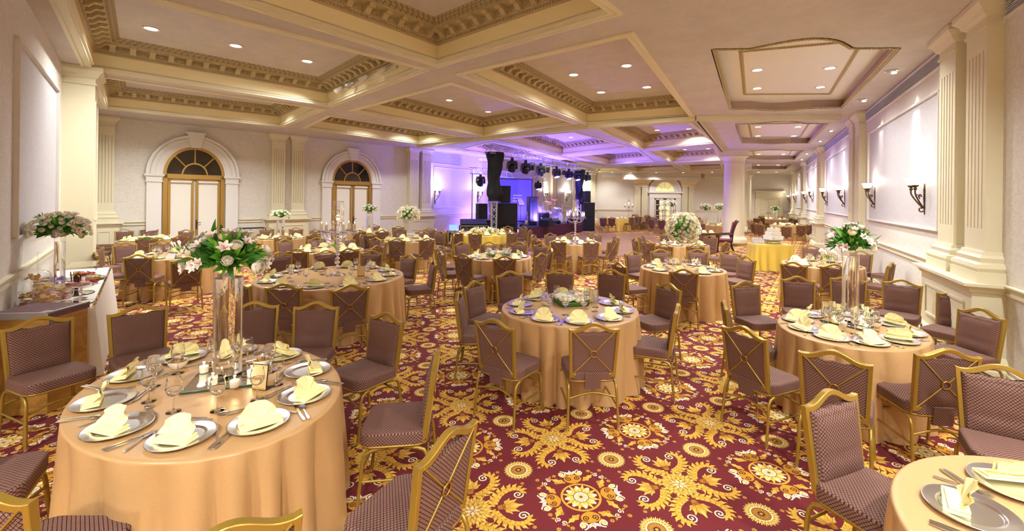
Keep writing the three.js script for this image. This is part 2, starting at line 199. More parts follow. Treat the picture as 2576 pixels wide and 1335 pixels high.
const MT = {
  carpet: std({ map: ctex(carpetCanvas), roughness: 0.95 }),
  fabric: std({ map: ctex(fabricCanvas), roughness: 0.8, bumpMap: ctex(fabricCanvas, false), bumpScale: 0.0006 }),
  wall: std({ map: ctex(damask), roughness: 0.75 }),
  panel: std({ map: ctex(panelCanvas), roughness: 0.55 }),
  trim: std({ color: 0xdbd2b2, roughness: 0.5 }),
  white: std({ color: 0xe0dbd2, roughness: 0.55 }),
  ceiling: std({ map: ctex(plasterCanvas), roughness: 0.8 }),
  tray: std({ color: 0xb59a8c, roughness: 0.45, metalness: 0.25 }),
  band: std({ color: 0xeedfae, roughness: 0.5 }),
  antique: std({ color: 0xb8a67c, roughness: 0.6 }),
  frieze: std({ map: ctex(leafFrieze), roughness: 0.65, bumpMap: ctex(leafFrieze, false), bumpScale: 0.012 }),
  gold: std({ color: 0xac8640, metalness: 0.5, roughness: 0.4 }),
  goldTube: std({ color: 0xa88838, metalness: 0.55, roughness: 0.36 }),
  brass: std({ color: 0xb98a3e, metalness: 0.9, roughness: 0.3 }),
  bronze: std({ color: 0x5a452c, metalness: 0.8, roughness: 0.45 }),
  satin: phy({ map: ctex(satinCanvas), roughness: 0.33, sheen: 0.35, sheenRoughness: 0.4, sheenColor: new THREE.Color(0xffdca8), side: THREE.DoubleSide }),
  yellowCloth: phy({ color: 0xe6c552, roughness: 0.42, sheen: 0.4, sheenRoughness: 0.4, sheenColor: new THREE.Color(0xfff0b0), side: THREE.DoubleSide }),
  whiteCloth: std({ color: 0xe6e0d2, roughness: 0.75, side: THREE.DoubleSide }),
  burgundyCloth: std({ color: 0x4a0f2a, roughness: 0.6, side: THREE.DoubleSide }),
  napkin: std({ color: 0xfff2b0, roughness: 0.8, side: THREE.DoubleSide }),
  silver: std({ color: 0xe6e6e8, metalness: 1, roughness: 0.2 }),
  steel: std({ color: 0xdcdcdc, metalness: 1, roughness: 0.14 }),
  chrome: std({ color: 0xe6e6e6, metalness: 1, roughness: 0.08 }),
  aluminium: std({ color: 0xc4c4c8, metalness: 0.9, roughness: 0.35 }),
  glassSolid: phy({ color: 0xffffff, transmission: 1, thickness: 0.002, roughness: 0, ior: 1.48 }),
  glass: phy({ color: 0xffffff, transmission: 1, thickness: 0, roughness: 0.0, ior: 1.45, side: THREE.DoubleSide }),
  water: phy({ color: 0xffffff, transmission: 1, thickness: 0.03, roughness: 0, ior: 1.33 }),
  crystal: phy({ color: 0xffffff, transmission: 1, thickness: 0.02, roughness: 0.0, ior: 1.5 }),
  darkGlass: phy({ color: 0x4a4234, roughness: 0.04, metalness: 0.5 }),
  acrylic: phy({ color: 0xffffff, transmission: 1, thickness: 0, roughness: 0.02, ior: 1.49, side: THREE.DoubleSide }),
  mirror: std({ color: 0xeaf2ee, metalness: 1, roughness: 0.02 }),
  mirrorEdge: std({ color: 0x2c5a4e, roughness: 0.1 }),
  wax: phy({ color: 0xf7efd8, roughness: 0.6 }),
  ceramic: std({ color: 0xf4f0e6, roughness: 0.25 }),
  nut: std({ color: 0xcf9a4e, roughness: 0.6 }),
  card: std({ color: 0xe8c88a, roughness: 0.6 }),
  black: std({ color: 0x121212, roughness: 0.6 }),
  blackCloth: std({ color: 0x0c0d12, roughness: 0.85, side: THREE.DoubleSide }),
  speaker: std({ color: 0x141418, roughness: 0.7 }),
  grille: std({ color: 0x1d1d24, roughness: 0.6, metalness: 0.3 }),
  leafA: std({ color: 0x4b962c, roughness: 0.5, side: THREE.DoubleSide }),
  leafB: std({ color: 0x78b63e, roughness: 0.5, side: THREE.DoubleSide }),
  leafC: std({ color: 0x347024, roughness: 0.5, side: THREE.DoubleSide }),
  rose: std({ color: 0xfff3d2, roughness: 0.7, side: THREE.DoubleSide }),
  roseW: std({ color: 0xfffaea, roughness: 0.7, side: THREE.DoubleSide }),
  lily: std({ color: 0xf8eee6, roughness: 0.6, side: THREE.DoubleSide }),
  pink: std({ color: 0xd98a8c, roughness: 0.6, side: THREE.DoubleSide }),
  parquet: std({ map: ctex(parquetCanvas), roughness: 0.3 }),
  ply: std({ map: ctex(plyCanvas), roughness: 0.5 }),
  speck: std({ map: ctex(speckCanvas), roughness: 0.7 }),
  ac: std({ color: 0xc8c8c8, roughness: 0.6 }),
  lampGlow: std({ color: 0xffffff, emissive: 0xfff3e0, emissiveIntensity: 6 }),
  shade: std({ color: 0xfff8ec, emissive: 0xfff0d8, emissiveIntensity: 2.6, roughness: 0.4 }),
  flame: std({ color: 0xffe2a0, emissive: 0xffc860, emissiveIntensity: 14 }),
  blueGlow: std({ color: 0x8090ff, emissive: 0x6a78ff, emissiveIntensity: 9 }),
  redGlow: std({ color: 0xff7050, emissive: 0xff4030, emissiveIntensity: 2 }),
  darkWood: std({ color: 0x3a1c12, roughness: 0.35 }),
  redSeat: std({ color: 0x6a1626, roughness: 0.6 }),
  icing: std({ color: 0xf6f0de, roughness: 0.6 }),
};
// ---------- plan of the hall ----------
const LW1 = P(66, 0, C), LW2 = P(150, 148, C), DW1 = P(290, 295, C), DW2 = P(1010, 370, C), RW1 = P(2181, 278, C), RW2 = P(2362, 126, C);
const ZE = -38.3;
const K1 = cross2(LW1, LW2, DW1, DW2), E1 = flat(onWall(1054, 490, DW1, DW2)), E2 = V((1497 - CX) / F * -ZE, 0, ZE), E3 = cross2(RW1, RW2, V(0, 0, ZE), V(1, 0, ZE));
const L0 = flat(onWall(-60, 490, LW1, LW2)), R0 = flat(onWall(2650, 490, RW1, RW2)), L0b = V(-6.2, 0, 4), R0b = V(6.2, 0, 4);
const outline = [L0b, L0, K1, E1, E2, E3, R0, R0b];
const WDdir = flat(DW2).sub(flat(DW1)).normalize(), SDdir = E2.clone().sub(E1).normalize(), RDdir = flat(RW1).sub(flat(RW2)).normalize(), LDdir = flat(LW2).sub(flat(LW1)).normalize();
const nD = V(-WDdir.z, 0, WDdir.x), nS = V(-SDdir.z, 0, SDdir.x), nR = V(RDdir.z, 0, -RDdir.x), nL = V(-LDdir.z, 0, LDdir.x);   // into the room
const turnOf = (n) => Math.atan2(n.x, n.z);   // turn that points local +z along n
const along = (a, dir, s, n, o = 0) => a.clone().add(dir.clone().multiplyScalar(s)).add(n.clone().multiplyScalar(o));
const sOn = (px, a, b, dir) => flat(onWall(px, 490, a, b)).sub(flat(a)).dot(dir);

function wallBlock(name, a, b, mat, n, ext = 0.2) { const o = n.clone().multiplyScalar(-0.25), d = b.clone().sub(a).normalize().multiplyScalar(ext); struct(name, uvBox(prism([a.clone().sub(d), b.clone().add(d), b.clone().add(d).add(o), a.clone().sub(d).add(o)], 0, C + 0.7), 1.3), mat); }
const nrm = (a, b) => { const d = b.clone().sub(a).normalize(), n = V(-d.z, 0, d.x); return n; };
wallBlock('wall_left', L0, K1, MT.wall, nL);
wallBlock('wall_left_rear', L0b, L0, MT.wall, V(1, 0, 0), 0);
wallBlock('wall_doors', K1, E1, MT.wall, nD);
wallBlock('wall_stage', E1, E2, MT.wall, nS);
wallBlock('wall_far', E2, E3, MT.wall, V(0, 0, 1));
wallBlock('wall_right', E3, R0, MT.wall, nR);
wallBlock('wall_right_rear', R0, R0b, MT.wall, V(-1, 0, 0), 0);
wallBlock('wall_rear', R0b, L0b, MT.wall, V(0, 0, -1));
// floor: carpet laid square to the pattern in the photo
{
  const g = prism([V(-22, 0, 5), V(30, 0, 5), V(30, 0, -40), V(-22, 0, -40)], -0.2, 0), p = g.attributes.position, uv = g.attributes.uv, a = 0.2;
  for (let i = 0; i < p.count; i++) { const x = p.getX(i) + 0.335, z = p.getZ(i) + 2.795; uv.setXY(i, (x * Math.cos(a) - z * Math.sin(a)) / TILE, (x * Math.sin(a) + z * Math.cos(a)) / TILE); }
  struct('floor', g, MT.carpet, 'burgundy carpet with gold leaf and sunflower pattern');
}
// ---------- coffers ----------
function insetPoly(q, t) { // q counter or clockwise plan polygon; positive t = inward
  const n = q.length, c = q.reduce((s, p) => s.add(p), V(0, 0, 0)).multiplyScalar(1 / n), lines = q.map((p, i) => { const b = q[(i + 1) % n], d = flat(b).sub(flat(p)).normalize(); let m = V(-d.z, 0, d.x); if (m.dot(c.clone().sub(p)) < 0) m.negate(); return [p.clone().add(m.clone().multiplyScalar(t)), b.clone().add(m.multiplyScalar(t))]; });
  return q.map((p, i) => cross2(...lines[(i + n - 1) % n], ...lines[i]));
}
function ringStrip(q, prof, y0) { // [inset, up] profile around polygon
  const rings = prof.map((p) => [insetPoly(q, p[0]), y0 + p[1]]), pos = [], uv = [], n = q.length;
  let c = q.reduce((s, p) => s.add(p), V(0, 0, 0)).multiplyScalar(1 / n);
  for (let k = 0; k + 1 < rings.length; k++) for (let i = 0; i < n; i++) {
    const [A, ya] = rings[k], [B, yb] = rings[k + 1], j = (i + 1) % n, L = A[i].distanceTo(A[j]);
    const v = [[A[i].x, ya, A[i].z, 0, 0], [A[j].x, ya, A[j].z, L, 0], [B[j].x, yb, B[j].z, L, 1], [B[i].x, yb, B[i].z, 0, 1]];
    for (const t of [0, 1, 2, 0, 2, 3]) { pos.push(v[t][0], v[t][1], v[t][2]); uv.push(v[t][3], v[t][4]); }
  }
  const g = new THREE.BufferGeometry(); g.setAttribute('position', new THREE.Float32BufferAttribute(pos, 3)); g.setAttribute('uv', new THREE.Float32BufferAttribute(uv, 2)); g.computeVertexNormals(); return g;
}
const c1F = P(1100, 159.5, C), c1R = P(1530, 30, C), c1E = P(600, 0, C), c1L = c1F.clone().add(c1E.sub(c1F).normalize().multiplyScalar(4.2)), c1T = c1L.clone().add(c1R).sub(c1F);
const px4 = (...a) => [0, 2, 4, 6].map((i) => P(a[i], a[i + 1], C));
const pl4 = (...a) => [0, 2, 4, 6].map((i) => V(a[i], C, -a[i + 1]));
const coffers = [
  ['near', px4(270, 272, 706, 317, 804, 274, 243, 192)], ['near', px4(233, 173, 825, 265, 1057, 173, 140, -60)], ['near', [c1L, c1F, c1R, c1T]],
  ['near', px4(769, 322, 1053, 361, 1188, 348, 832, 292)], ['near', px4(892, 278, 1215, 341, 1440, 310, 1136, 212)], ['near', px4(1170, 186, 1476, 312, 1735, 294, 1577, 92)],
  ['far', pl4(-3.4, 21.1, -0.75, 25.7, 1.28, 23.3, -1.5, 17.95)], ['far', px4(1258, 350, 1413, 389, 1586, 371, 1440, 332)], ['far', px4(1496, 321, 1620, 375, 1797, 359, 1730, 309)],
  ['far', pl4(0.55, 27.6, 2.95, 31.9, 4.5, 29.6, 2.15, 25.5)], ['far', px4(1440, 394, 1532, 413, 1640, 405, 1602, 378)], ['far', px4(1629, 380, 1693, 408, 1812, 402, 1793, 369)],
  ['far', pl4(3.95, 33.4, 5.9, 36.8, 7.9, 35.2, 6.2, 31.8)], ['far', px4(1557, 419, 1604, 432, 1715, 428, 1688, 414)], ['far', px4(1708, 414, 1737, 428, 1816, 425, 1812, 411)],
];
const modGeo = (() => { // scrolled bracket, back at z=0, out to z=.19, hanging from y=0
  const s = [[0, 0], [0.2, 0], [0.2, -0.03], [0.17, -0.055], [0.12, -0.05], [0.09, -0.075], [0.05, -0.115], [0, -0.12]];
  const g = extr(s, 0.085, 0); at(g, 0.0425, 0, 0, 0, -Math.PI / 2, 0); return merge([g, at(new THREE.CylinderGeometry(0.028, 0.028, 0.1, 8), 0, -0.088, 0.03, 0, 0, Math.PI / 2), at(new THREE.CylinderGeometry(0.02, 0.02, 0.1, 8), 0, -0.03, 0.175, 0, 0, Math.PI / 2)]);
})();
const rosGeo = merge([at(new THREE.SphereGeometry(0.03, 8, 5), 0, 0, 0, 0, 0, 0, [1.5, 0.9, 0.35]), at(new THREE.TorusGeometry(0.046, 0.008, 4, 12), 0, 0, 0, 0, 0, 0, [1.4, 0.85, 1])]);
const dentGeo = new THREE.BoxGeometry(0.022, 0.034, 0.02);
coffers.forEach(([kind, q], ci) => {
  const G = structGroup('trim_' + (ci + 1), null, 0, 'ceiling coffer with antiqued plaster cornice');
  mesh('lip_moulding', ringStrip(q, [[-0.14, 0], [-0.14, -0.022], [-0.09, -0.03], [-0.085, -0.012], [-0.03, -0.018], [0.0, -0.018], [0.0, 0.02], [0.03, 0.03], [0.03, 0.055], [0.012, 0.07], [0.0, 0.085]], C), MT.trim, G);
  mesh('frieze_band', ringStrip(q, [[0, 0.085], [0, 0.3]], C), MT.band, G);
  mesh('cornice', merge([ringStrip(q, [[0, 0.3], [0.03, 0.3], [0.035, 0.315]], C), ringStrip(q, [[0.035, 0.35], [0.055, 0.355], [0.06, 0.37], [0.06, 0.475], [0.27, 0.475], [0.27, 0.5]], C)]), MT.antique, G);
  mesh('dentil_bed', ringStrip(q, [[0.035, 0.315], [0.035, 0.35]], C), MT.antique, G);
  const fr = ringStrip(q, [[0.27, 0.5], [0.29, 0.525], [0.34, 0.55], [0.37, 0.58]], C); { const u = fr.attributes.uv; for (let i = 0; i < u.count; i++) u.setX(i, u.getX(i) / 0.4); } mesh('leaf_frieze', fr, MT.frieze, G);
  const top = new THREE.ShapeGeometry(new THREE.Shape(insetPoly(q, 0.36).map((p) => new THREE.Vector2(p.x, -p.z)))); top.rotateX(-Math.PI / 2); top.translate(0, C + 0.58, 0);
  const top2 = prism(insetPoly(q, -0.1), C + 0.585, C + 0.65); mesh('coffer_panel', uvBox(merge([top, top2]), 2), MT.ceiling, G);
  const mods = [], dents = [];
  for (let i = 0; i < 4; i++) {
    const a = insetPoly(q, 0.06)[i], b = insetPoly(q, 0.06)[(i + 1) % 4], d = b.clone().sub(a), L = d.length(); d.normalize(); let n = V(-d.z, 0, d.x); const c = q.reduce((s, p) => s.add(p), V(0, 0, 0)).multiplyScalar(0.25); if (n.dot(c.sub(a)) < 0) n.negate();
    const ry = Math.atan2(n.x, n.z), k = Math.max(2, Math.round((L - 0.3) / 0.27));
    for (let m = 0; m < k; m++) { const s = 0.2 + (L - 0.4) * m / (k - 1), p = a.clone().add(d.clone().multiplyScalar(s)); mods.push([p.x, C + 0.475, p.z, ry]); }
    const kd = Math.floor(L / 0.05); for (let m = 0; m < kd; m++) { const p = a.clone().add(d.clone().multiplyScalar((m + 0.5) * L / kd)).add(n.clone().multiplyScalar(-0.015)); dents.push(at(dentGeo.clone(), p.x, C + 0.333, p.z, 0, ry)); }
  }
  if (kind === 'near') for (const m of mods) { const o = mesh('modillion', modGeo, MT.antique, G); o.position.set(m[0], m[1], m[2]); o.rotation.y = m[3]; }
  else { const o = mesh('modillion', merge(mods.map((m) => at(modGeo.clone(), m[0], m[1], m[2], 0, m[3]))), MT.antique, G); o.userData.kind = 'stuff'; }
  const ros = mods.map((m, i) => { const nx = mods[i + 1]; if (!nx || nx[3] !== m[3]) return null; return at(rosGeo.clone(), (m[0] + nx[0]) / 2, C + 0.42, (m[2] + nx[2]) / 2, 0, m[3]); }).filter(Boolean);
  if (kind === 'near') { mesh('rosette', merge(ros), MT.antique, G).userData.kind = 'stuff'; mesh('dentil', merge(dents), MT.antique, G).userData.kind = 'stuff'; }
});
// ---------- trays over the aisle ----------
const trays = [[[1791, 123], [1835, 275], [2121, 271], [2265, 120]], [[1851, 311], [1865, 359], [2036, 360], [2084, 310]], [[1868, 379], [1874, 400], [2001, 401], [2023, 378]], [[1878, 413], [1881, 424], [1979, 425], [1992, 413]]];
const inner = [[[1864, 128], [1874, 236], [2088, 235], [2172, 100]], [[1884, 311], [1891, 344], [2013, 344], [2036, 308]], [[1893, 377], [1897, 390], [1985, 390], [1992, 376]], [[1898, 411], [1900, 416], [1966, 416], [1969, 411]]];
function rope(poly, y, r = 0.03, step = 0.05) { // twisted rope moulding
  const gs = []; for (let i = 0; i < poly.length; i++) { const a = poly[i], b = poly[(i + 1) % poly.length], d = b.clone().sub(a), L = d.length(), k = Math.max(1, Math.round(L / step)), ry = -Math.atan2(d.z, d.x); gs.push(bar(V(a.x, y + 0.01, a.z), V(b.x, y + 0.01, b.z), r * 2.6, 0.02)); for (let m = 0; m < k; m++) { const p = a.clone().lerp(b, (m + 0.5) / k); gs.push(at(new THREE.SphereGeometry(r, 5, 4), p.x, y - 0.005, p.z, 0, ry + 0.6, 0, [1.25, 0.7, 0.55])); } }
  return merge(gs);
}
const trayHoles = trays.map((t, ti) => {
  const [nl, fl, fr, nr] = t.map((p) => P(p[0], p[1], C)), arc = (a, b, bulge) => { const o = [], d = b.clone().sub(a), m = V(-d.z, 0, d.x).normalize(); for (let i = 0; i <= 12; i++) { const k = i / 12; o.push(a.clone().add(d.clone().multiplyScalar(k)).add(m.clone().multiplyScalar(bulge * Math.sin(Math.PI * k)))); } return o; };
  const lerp = (a, b, k) => a.clone().lerp(b, k), w = fl.distanceTo(fr);
  const poly = [nl, fl, ...arc(lerp(fl, fr, 0.2), lerp(fl, fr, 0.72), -w * 0.1), fr, nr, ...arc(lerp(nr, nl, 0.25), lerp(nr, nl, 0.8), -w * 0.16)].map(flat);
  const G = structGroup('trim_' + (coffers.length + 1 + ti), null, 0, 'recessed ceiling tray over the aisle with rope moulding');
  const y1 = C + 0.2, pos = []; poly.forEach((p, i) => { const b = poly[(i + 1) % poly.length]; for (const v of [[p, C], [b, C], [b, y1], [p, C], [b, y1], [p, y1]]) pos.push(v[0].x, v[1], v[0].z); });
  const side = new THREE.BufferGeometry(); side.setAttribute('position', new THREE.Float32BufferAttribute(pos, 3)); side.computeVertexNormals();
  mesh('tray_side', side, MT.tray, G); mesh('tray_panel', uvBox(prism(insetPoly(poly, -0.02), y1, y1 + 0.06), 2), MT.white, G);
  mesh('rope_moulding', rope(insetPoly(poly, 0.02), C, 0.03, 0.048), MT.antique, G).userData.kind = 'stuff';
  mesh('rope_moulding', rope(inner[ti].map((p) => flat(P(p[0], p[1], y1))), y1 - 0.012, 0.024, 0.042), MT.antique, G).userData.kind = 'stuff';
  return poly;
});
// ceiling slab with the coffers and trays cut out
{
  const s = new THREE.Shape(outline.map((p) => new THREE.Vector2(p.x, -p.z)));
  for (const h of [...coffers.map((c) => c[1]), ...trayHoles]) s.holes.push(new THREE.Path(h.map((p) => new THREE.Vector2(p.x, -p.z))));
  const g = new THREE.ShapeGeometry(s); g.rotateX(-Math.PI / 2); g.translate(0, C, 0);
  const g2 = new THREE.ShapeGeometry(s); g2.rotateX(-Math.PI / 2); g2.translate(0, C + 0.03, 0); struct('ceiling', uvBox(merge([g, g2]), 2.5), MT.ceiling, 'plain plaster ceiling beams between coffers');
}
// ---------- pilasters, rails ----------
function flutedShaft(w, h, dep, n = 5) { // front at z=dep, flutes cut in
  const gw = w * 0.055, pts = [[-w / 2, 0], [-w / 2, dep]]; for (let i = 0; i < n; i++) { const x = -w * 0.34 + i * w * 0.68 / (n - 1); pts.push([x - gw / 2, dep], [x - gw / 3, dep - 0.022], [x + gw / 3, dep - 0.022], [x + gw / 2, dep]); } pts.push([w / 2, dep], [w / 2, 0]);
  const hm = h - 0.5, g = extr(pts, hm, 0); g.rotateX(Math.PI / 2); g.translate(0, h - 0.25, 0);
  return merge([g, box(w, 0.25, dep, 0, 0.125, dep / 2), box(w, 0.25, dep, 0, h - 0.125, dep / 2)]);
}
function stackBoxes(w, dep, list) { return merge(list.map(([o, y0, y1]) => box(w + 2 * o, y1 - y0, dep + o, 0, (y0 + y1) / 2, (dep + o) / 2))); }
function capMould(w, dep, prof) { // swept profile on three sides: prof [[out, y]...]
  const pts = (o) => [[-w / 2 - o, 0], [-w / 2 - o, dep + o], [w / 2 + o, dep + o], [w / 2 + o, 0]]; const pos = [];
  for (let k = 0; k + 1 < prof.length; k++) { const A = pts(prof[k][0]), B = pts(prof[k + 1][0]), ya = prof[k][1], yb = prof[k + 1][1]; for (let i = 0; i < 3; i++) { const v = [[A[i][0], ya, A[i][1]], [A[i + 1][0], ya, A[i + 1][1]], [B[i + 1][0], yb, B[i + 1][1]], [B[i][0], yb, B[i][1]]]; for (const t of [0, 1, 2, 0, 2, 3]) pos.push(...v[t]); } }
  const o0 = prof[prof.length - 1], T = pts(o0[0]); for (const t of [0, 1, 2, 0, 2, 3]) pos.push(T[t][0], o0[1], T[t][1]);
  const b0 = prof[0], Bt = pts(b0[0]); for (const t of [0, 2, 1, 0, 3, 2]) pos.push(Bt[t][0], b0[1], Bt[t][1]);
  const g = new THREE.BufferGeometry(); g.setAttribute('position', new THREE.Float32BufferAttribute(pos, 3)); g.computeVertexNormals(); return g;
}
const SH0 = 1.47, SH1 = 3.98;
// widths: array of [centre x, width]; plinth spans all
function pilaster(pos, n, shafts, dep, label, flat_ = false) {
  const G = structGroup('pilaster', pos, turnOf(n), label); let lo = 1e9, hi = -1e9; const plain = flat_ === 'plain';
  for (const [x, w] of shafts) {
    lo = Math.min(lo, x - w / 2); hi = Math.max(hi, x + w / 2);
    const sh = plain ? box(w, SH1, dep, 0, SH1 / 2 - SH0, dep / 2) : flat_ ? box(w, SH1 - SH0, dep, 0, (SH1 - SH0) / 2, dep / 2) : flutedShaft(w, SH1 - SH0, dep); sh.translate(x, SH0, 0); mesh('shaft', sh, MT.trim, G);
    if (plain) { mesh('side_panel', merge([box(0.02, 2.2, 0.02, -w / 2 + 0.08, 2.6, dep + 0.004), box(0.02, 2.2, 0.02, w / 2 - 0.08, 2.6, dep + 0.004), box(w - 0.16, 0.02, 0.02, 0, 3.7, dep + 0.004), box(w - 0.16, 0.02, 0.02, 0, 1.5, dep + 0.004)]).translate(x, 0, 0), MT.trim, G); }
    else { const b = capMould(w, dep, [[0.1, 1.13], [0.1, 1.25], [0.08, 1.25], [0.1, 1.29], [0.09, 1.33], [0.05, 1.35], [0.06, 1.4], [0.03, 1.43], [0.02, 1.47], [0, 1.47]]); b.translate(x, 0, 0); mesh('base_moulding', b, MT.trim, G); }
    const c = capMould(w, dep, [[0.02, SH1], [0.02, SH1 + 0.03], [0.005, SH1 + 0.035], [0.005, SH1 + 0.11], [0.04, SH1 + 0.14], [0.06, SH1 + 0.19], [0.1, SH1 + 0.235], [0.11, SH1 + 0.25], [0.11, C - 0.005]]); c.translate(x, 0, 0); mesh('capital', c, MT.trim, G);
  }
  if (plain) return G;
  const w = hi - lo + 0.24, pd = dep + 0.14, pl = capMould(w, pd, [[0.09, 0], [0.09, 0.2], [0.06, 0.22], [0.07, 0.26], [0.02, 0.32], [0, 0.34], [0, 1.02], [0.02, 1.03], [0.03, 1.06], [0.06, 1.085], [0.09, 1.1], [0.09, 1.132]]); pl.translate((lo + hi) / 2, 0, 0); mesh('plinth', pl, MT.trim, G);
  const fw = Math.max(0.12, w - 0.4); mesh('plinth_panel', merge([box(fw, 0.03, 0.03, 0, 0.88, 0), box(fw, 0.03, 0.03, 0, 0.48, 0), box(0.03, 0.4, 0.03, -fw / 2, 0.68, 0), box(0.03, 0.4, 0.03, fw / 2, 0.68, 0)].map((g) => at(g, (lo + hi) / 2, 0, pd))), MT.trim, G);
  return G;
}
const railProf = [[0, 0], [0.03, 0.005], [0.03, 0.03], [0.018, 0.035], [0.02, 0.075], [0.05, 0.09], [0.055, 0.11], [0, 0.112]], baseProf = [[0.035, 0], [0.035, 0.19], [0.02, 0.2], [0.025, 0.24], [0, 0.25]];
let trimN = coffers.length + trays.length;
function rails(a, dir, n, s0, s1) { const p = along(flat(a), dir, s0, n), q = along(flat(a), dir, s1, n); const side = V(dir.z, 0, -dir.x).dot(n) > 0 ? 1 : -1;
  struct('trim_' + (++trimN), mould(p, q, railProf, 1.02, side), MT.trim, 'cream chair rail along the wall'); struct('baseboard_' + trimN, mould(p, q, baseProf, 0, side), MT.trim); }
// door wall
const DW = flat(DW1), sD = (px) => sOn(px, DW1, DW2, WDdir);
const pilD = (x0, x1) => { const a = sD(x0), b = sD(x1); return [(a + b) / 2, b - a]; };
{
  const a = pilD(238, 286); pilaster(along(DW, WDdir, a[0], nD), nD, [[0, a[1]]], 0.16, 'fluted cream pilaster in the corner left of the doors');
  const b = pilD(680, 713), c = pilD(730, 761); pilaster(along(DW, WDdir, (b[0] + c[0]) / 2, nD), nD, [[(b[0] - c[0]) / 2, b[1]], [(c[0] - b[0]) / 2, c[1]]], 0.16, 'pair of fluted pilasters between the two arched doors');
  const d = pilD(1027, 1049), e = pilD(1058, 1079); pilaster(along(DW, WDdir, (d[0] + e[0]) / 2 - 0.1, nD), nD, [[(d[0] - e[0]) / 2, d[1]], [(e[0] - d[0]) / 2, e[1]]], 0.3, 'pair of fluted pilasters beside the stage wall');
  rails(DW, WDdir, nD, sD(288), sD(376)); rails(DW, WDdir, nD, sD(598), sD(660)); rails(DW, WDdir, nD, sD(774), sD(812)); rails(DW, WDdir, nD, sD(958), sD(998));
}
// left wall pilaster with plain face
{
  const q = flat(onWall(152, 490, LW1, LW2)); pilaster(along(q, LDdir, 0.42, nL), nL, [[0, 0.8]], 0.42, 'broad plain pilaster beside the left wall panel', 'plain');
  rails(L0, LDdir, nL, 0, q.distanceTo(L0) - 0.15);
  const cs = [[36, 90], [140, 228], [140, 570], [36, 585]].map((p) => onWall(p[0], p[1], LW1, LW2)), s = cs.map((c) => flat(c).sub(L0).dot(LDdir)), yb = (cs[2].y + cs[3].y) / 2, yt = (cs[0].y + cs[1].y) / 2;
  wallPanel(L0, LDdir, nL, s[0], s[1], Math.max(1.3, yb), yt, 'fabric wall panel beside the buffet');
}
function wallPanel(a, dir, n, s0, s1, y0, y1, label) {
  const G = structGroup('trim_' + (++trimN), along(flat(a), dir, (s0 + s1) / 2, n), turnOf(n), label), w = Math.abs(s1 - s0), h = y1 - y0, f = 0.036;
  mesh('fabric_panel', uvBox(box(w - 0.02, h - 0.02, 0.012, 0, (y0 + y1) / 2, 0.006), 0.9), MT.panel, G);
  const mo = (L) => { const g = extr([[0, 0], [0.032, 0], [0.032, 0.014], [0.02, 0.02], [0.026, 0.034], [0.012, 0.05], [0, 0.05]], L, 0); return g; };
  mesh('panel_moulding', merge([box(w + f, f, 0.035, 0, y1, 0.018), box(w + f, f, 0.035, 0, y0, 0.018), box(w + f, 0.018, 0.05, 0, y0 + 0.008, 0.025), box(w + f, 0.018, 0.05, 0, y1 - 0.008, 0.025), box(f, h, 0.035, -w / 2, (y0 + y1) / 2, 0.018), box(f, h, 0.035, w / 2, (y0 + y1) / 2, 0.018), box(0.018, h, 0.05, -w / 2, (y0 + y1) / 2, 0.025), box(0.018, h, 0.05, w / 2, (y0 + y1) / 2, 0.025)]), MT.white, G);
  return G;
}
function grille(a, dir, n, s0, s1, y0, y1, slats, label) {
  const G = structGroup('trim_' + (++trimN), along(flat(a), dir, (s0 + s1) / 2, n), turnOf(n), label), w = Math.abs(s1 - s0);
  mesh('duct_back', box(w, y1 - y0, 0.01, 0, (y0 + y1) / 2, 0.005), MT.ac, G);
  mesh('grille_frame', merge([box(w, 0.02, 0.04, 0, y0, 0.02), box(w, 0.02, 0.04, 0, y1, 0.02)]), MT.white, G);
  for (let i = 0; i < slats; i++) mesh('slat', box(w, 0.006, 0.03, 0, y0 + (y1 - y0) * (i + 0.5) / slats, 0.02, 0.5), MT.ac, G);
}
// right wall: bays between pilaster pairs
const RWa = flat(RW2), sRt = (px) => sOn(px, RW2, RW1, RDdir), pairS = [2523, 2177, 2074, 2028, 2001].map(sRt);
const pT = onWall(2357, 233, RW1, RW2).y, pB = onWall(2357, 580, RW1, RW2).y, gT = onWall(2364, 135, RW1, RW2).y, gB = onWall(2364, 172, RW1, RW2).y;
pairS.forEach((s, i) => pilaster(along(RWa, RDdir, s + 0.73, nR), nR, [[0.455, 0.54], [-0.435, 0.56]], 0.14, ['pair of fluted pilasters on a tall plinth beside table six', 'pair of fluted pilasters behind the tall aisle bouquet', 'pair of pilasters by the middle of the aisle wall', 'pair of pilasters far down the aisle wall', 'pair of pilasters near the aisle end door'][i]));
for (let i = 0; i <= pairS.length; i++) {
  const s0 = i ? pairS[i - 1] + 1.6 : -2.6, s1 = i < pairS.length ? pairS[i] - 0.12 : E3.clone().sub(RWa).dot(RDdir);
  if (i === pairS.length) { rails(RWa, RDdir, nR, s0, s1); continue; }
  rails(RWa, RDdir, nR, s0 - 0.05, s1 + 0.05); grille(RWa, RDdir, nR, s0 - 0.05, s1 + 0.05, gB, gT, i < 2 ? 9 : 5, 'grey air conditioning grille at the top of the wall');
  if (i) wallPanel(RWa, RDdir, nR, s0 + 0.25, s1 - 0.35, pB, pT, 'fabric panel with moulding on the aisle wall');
}
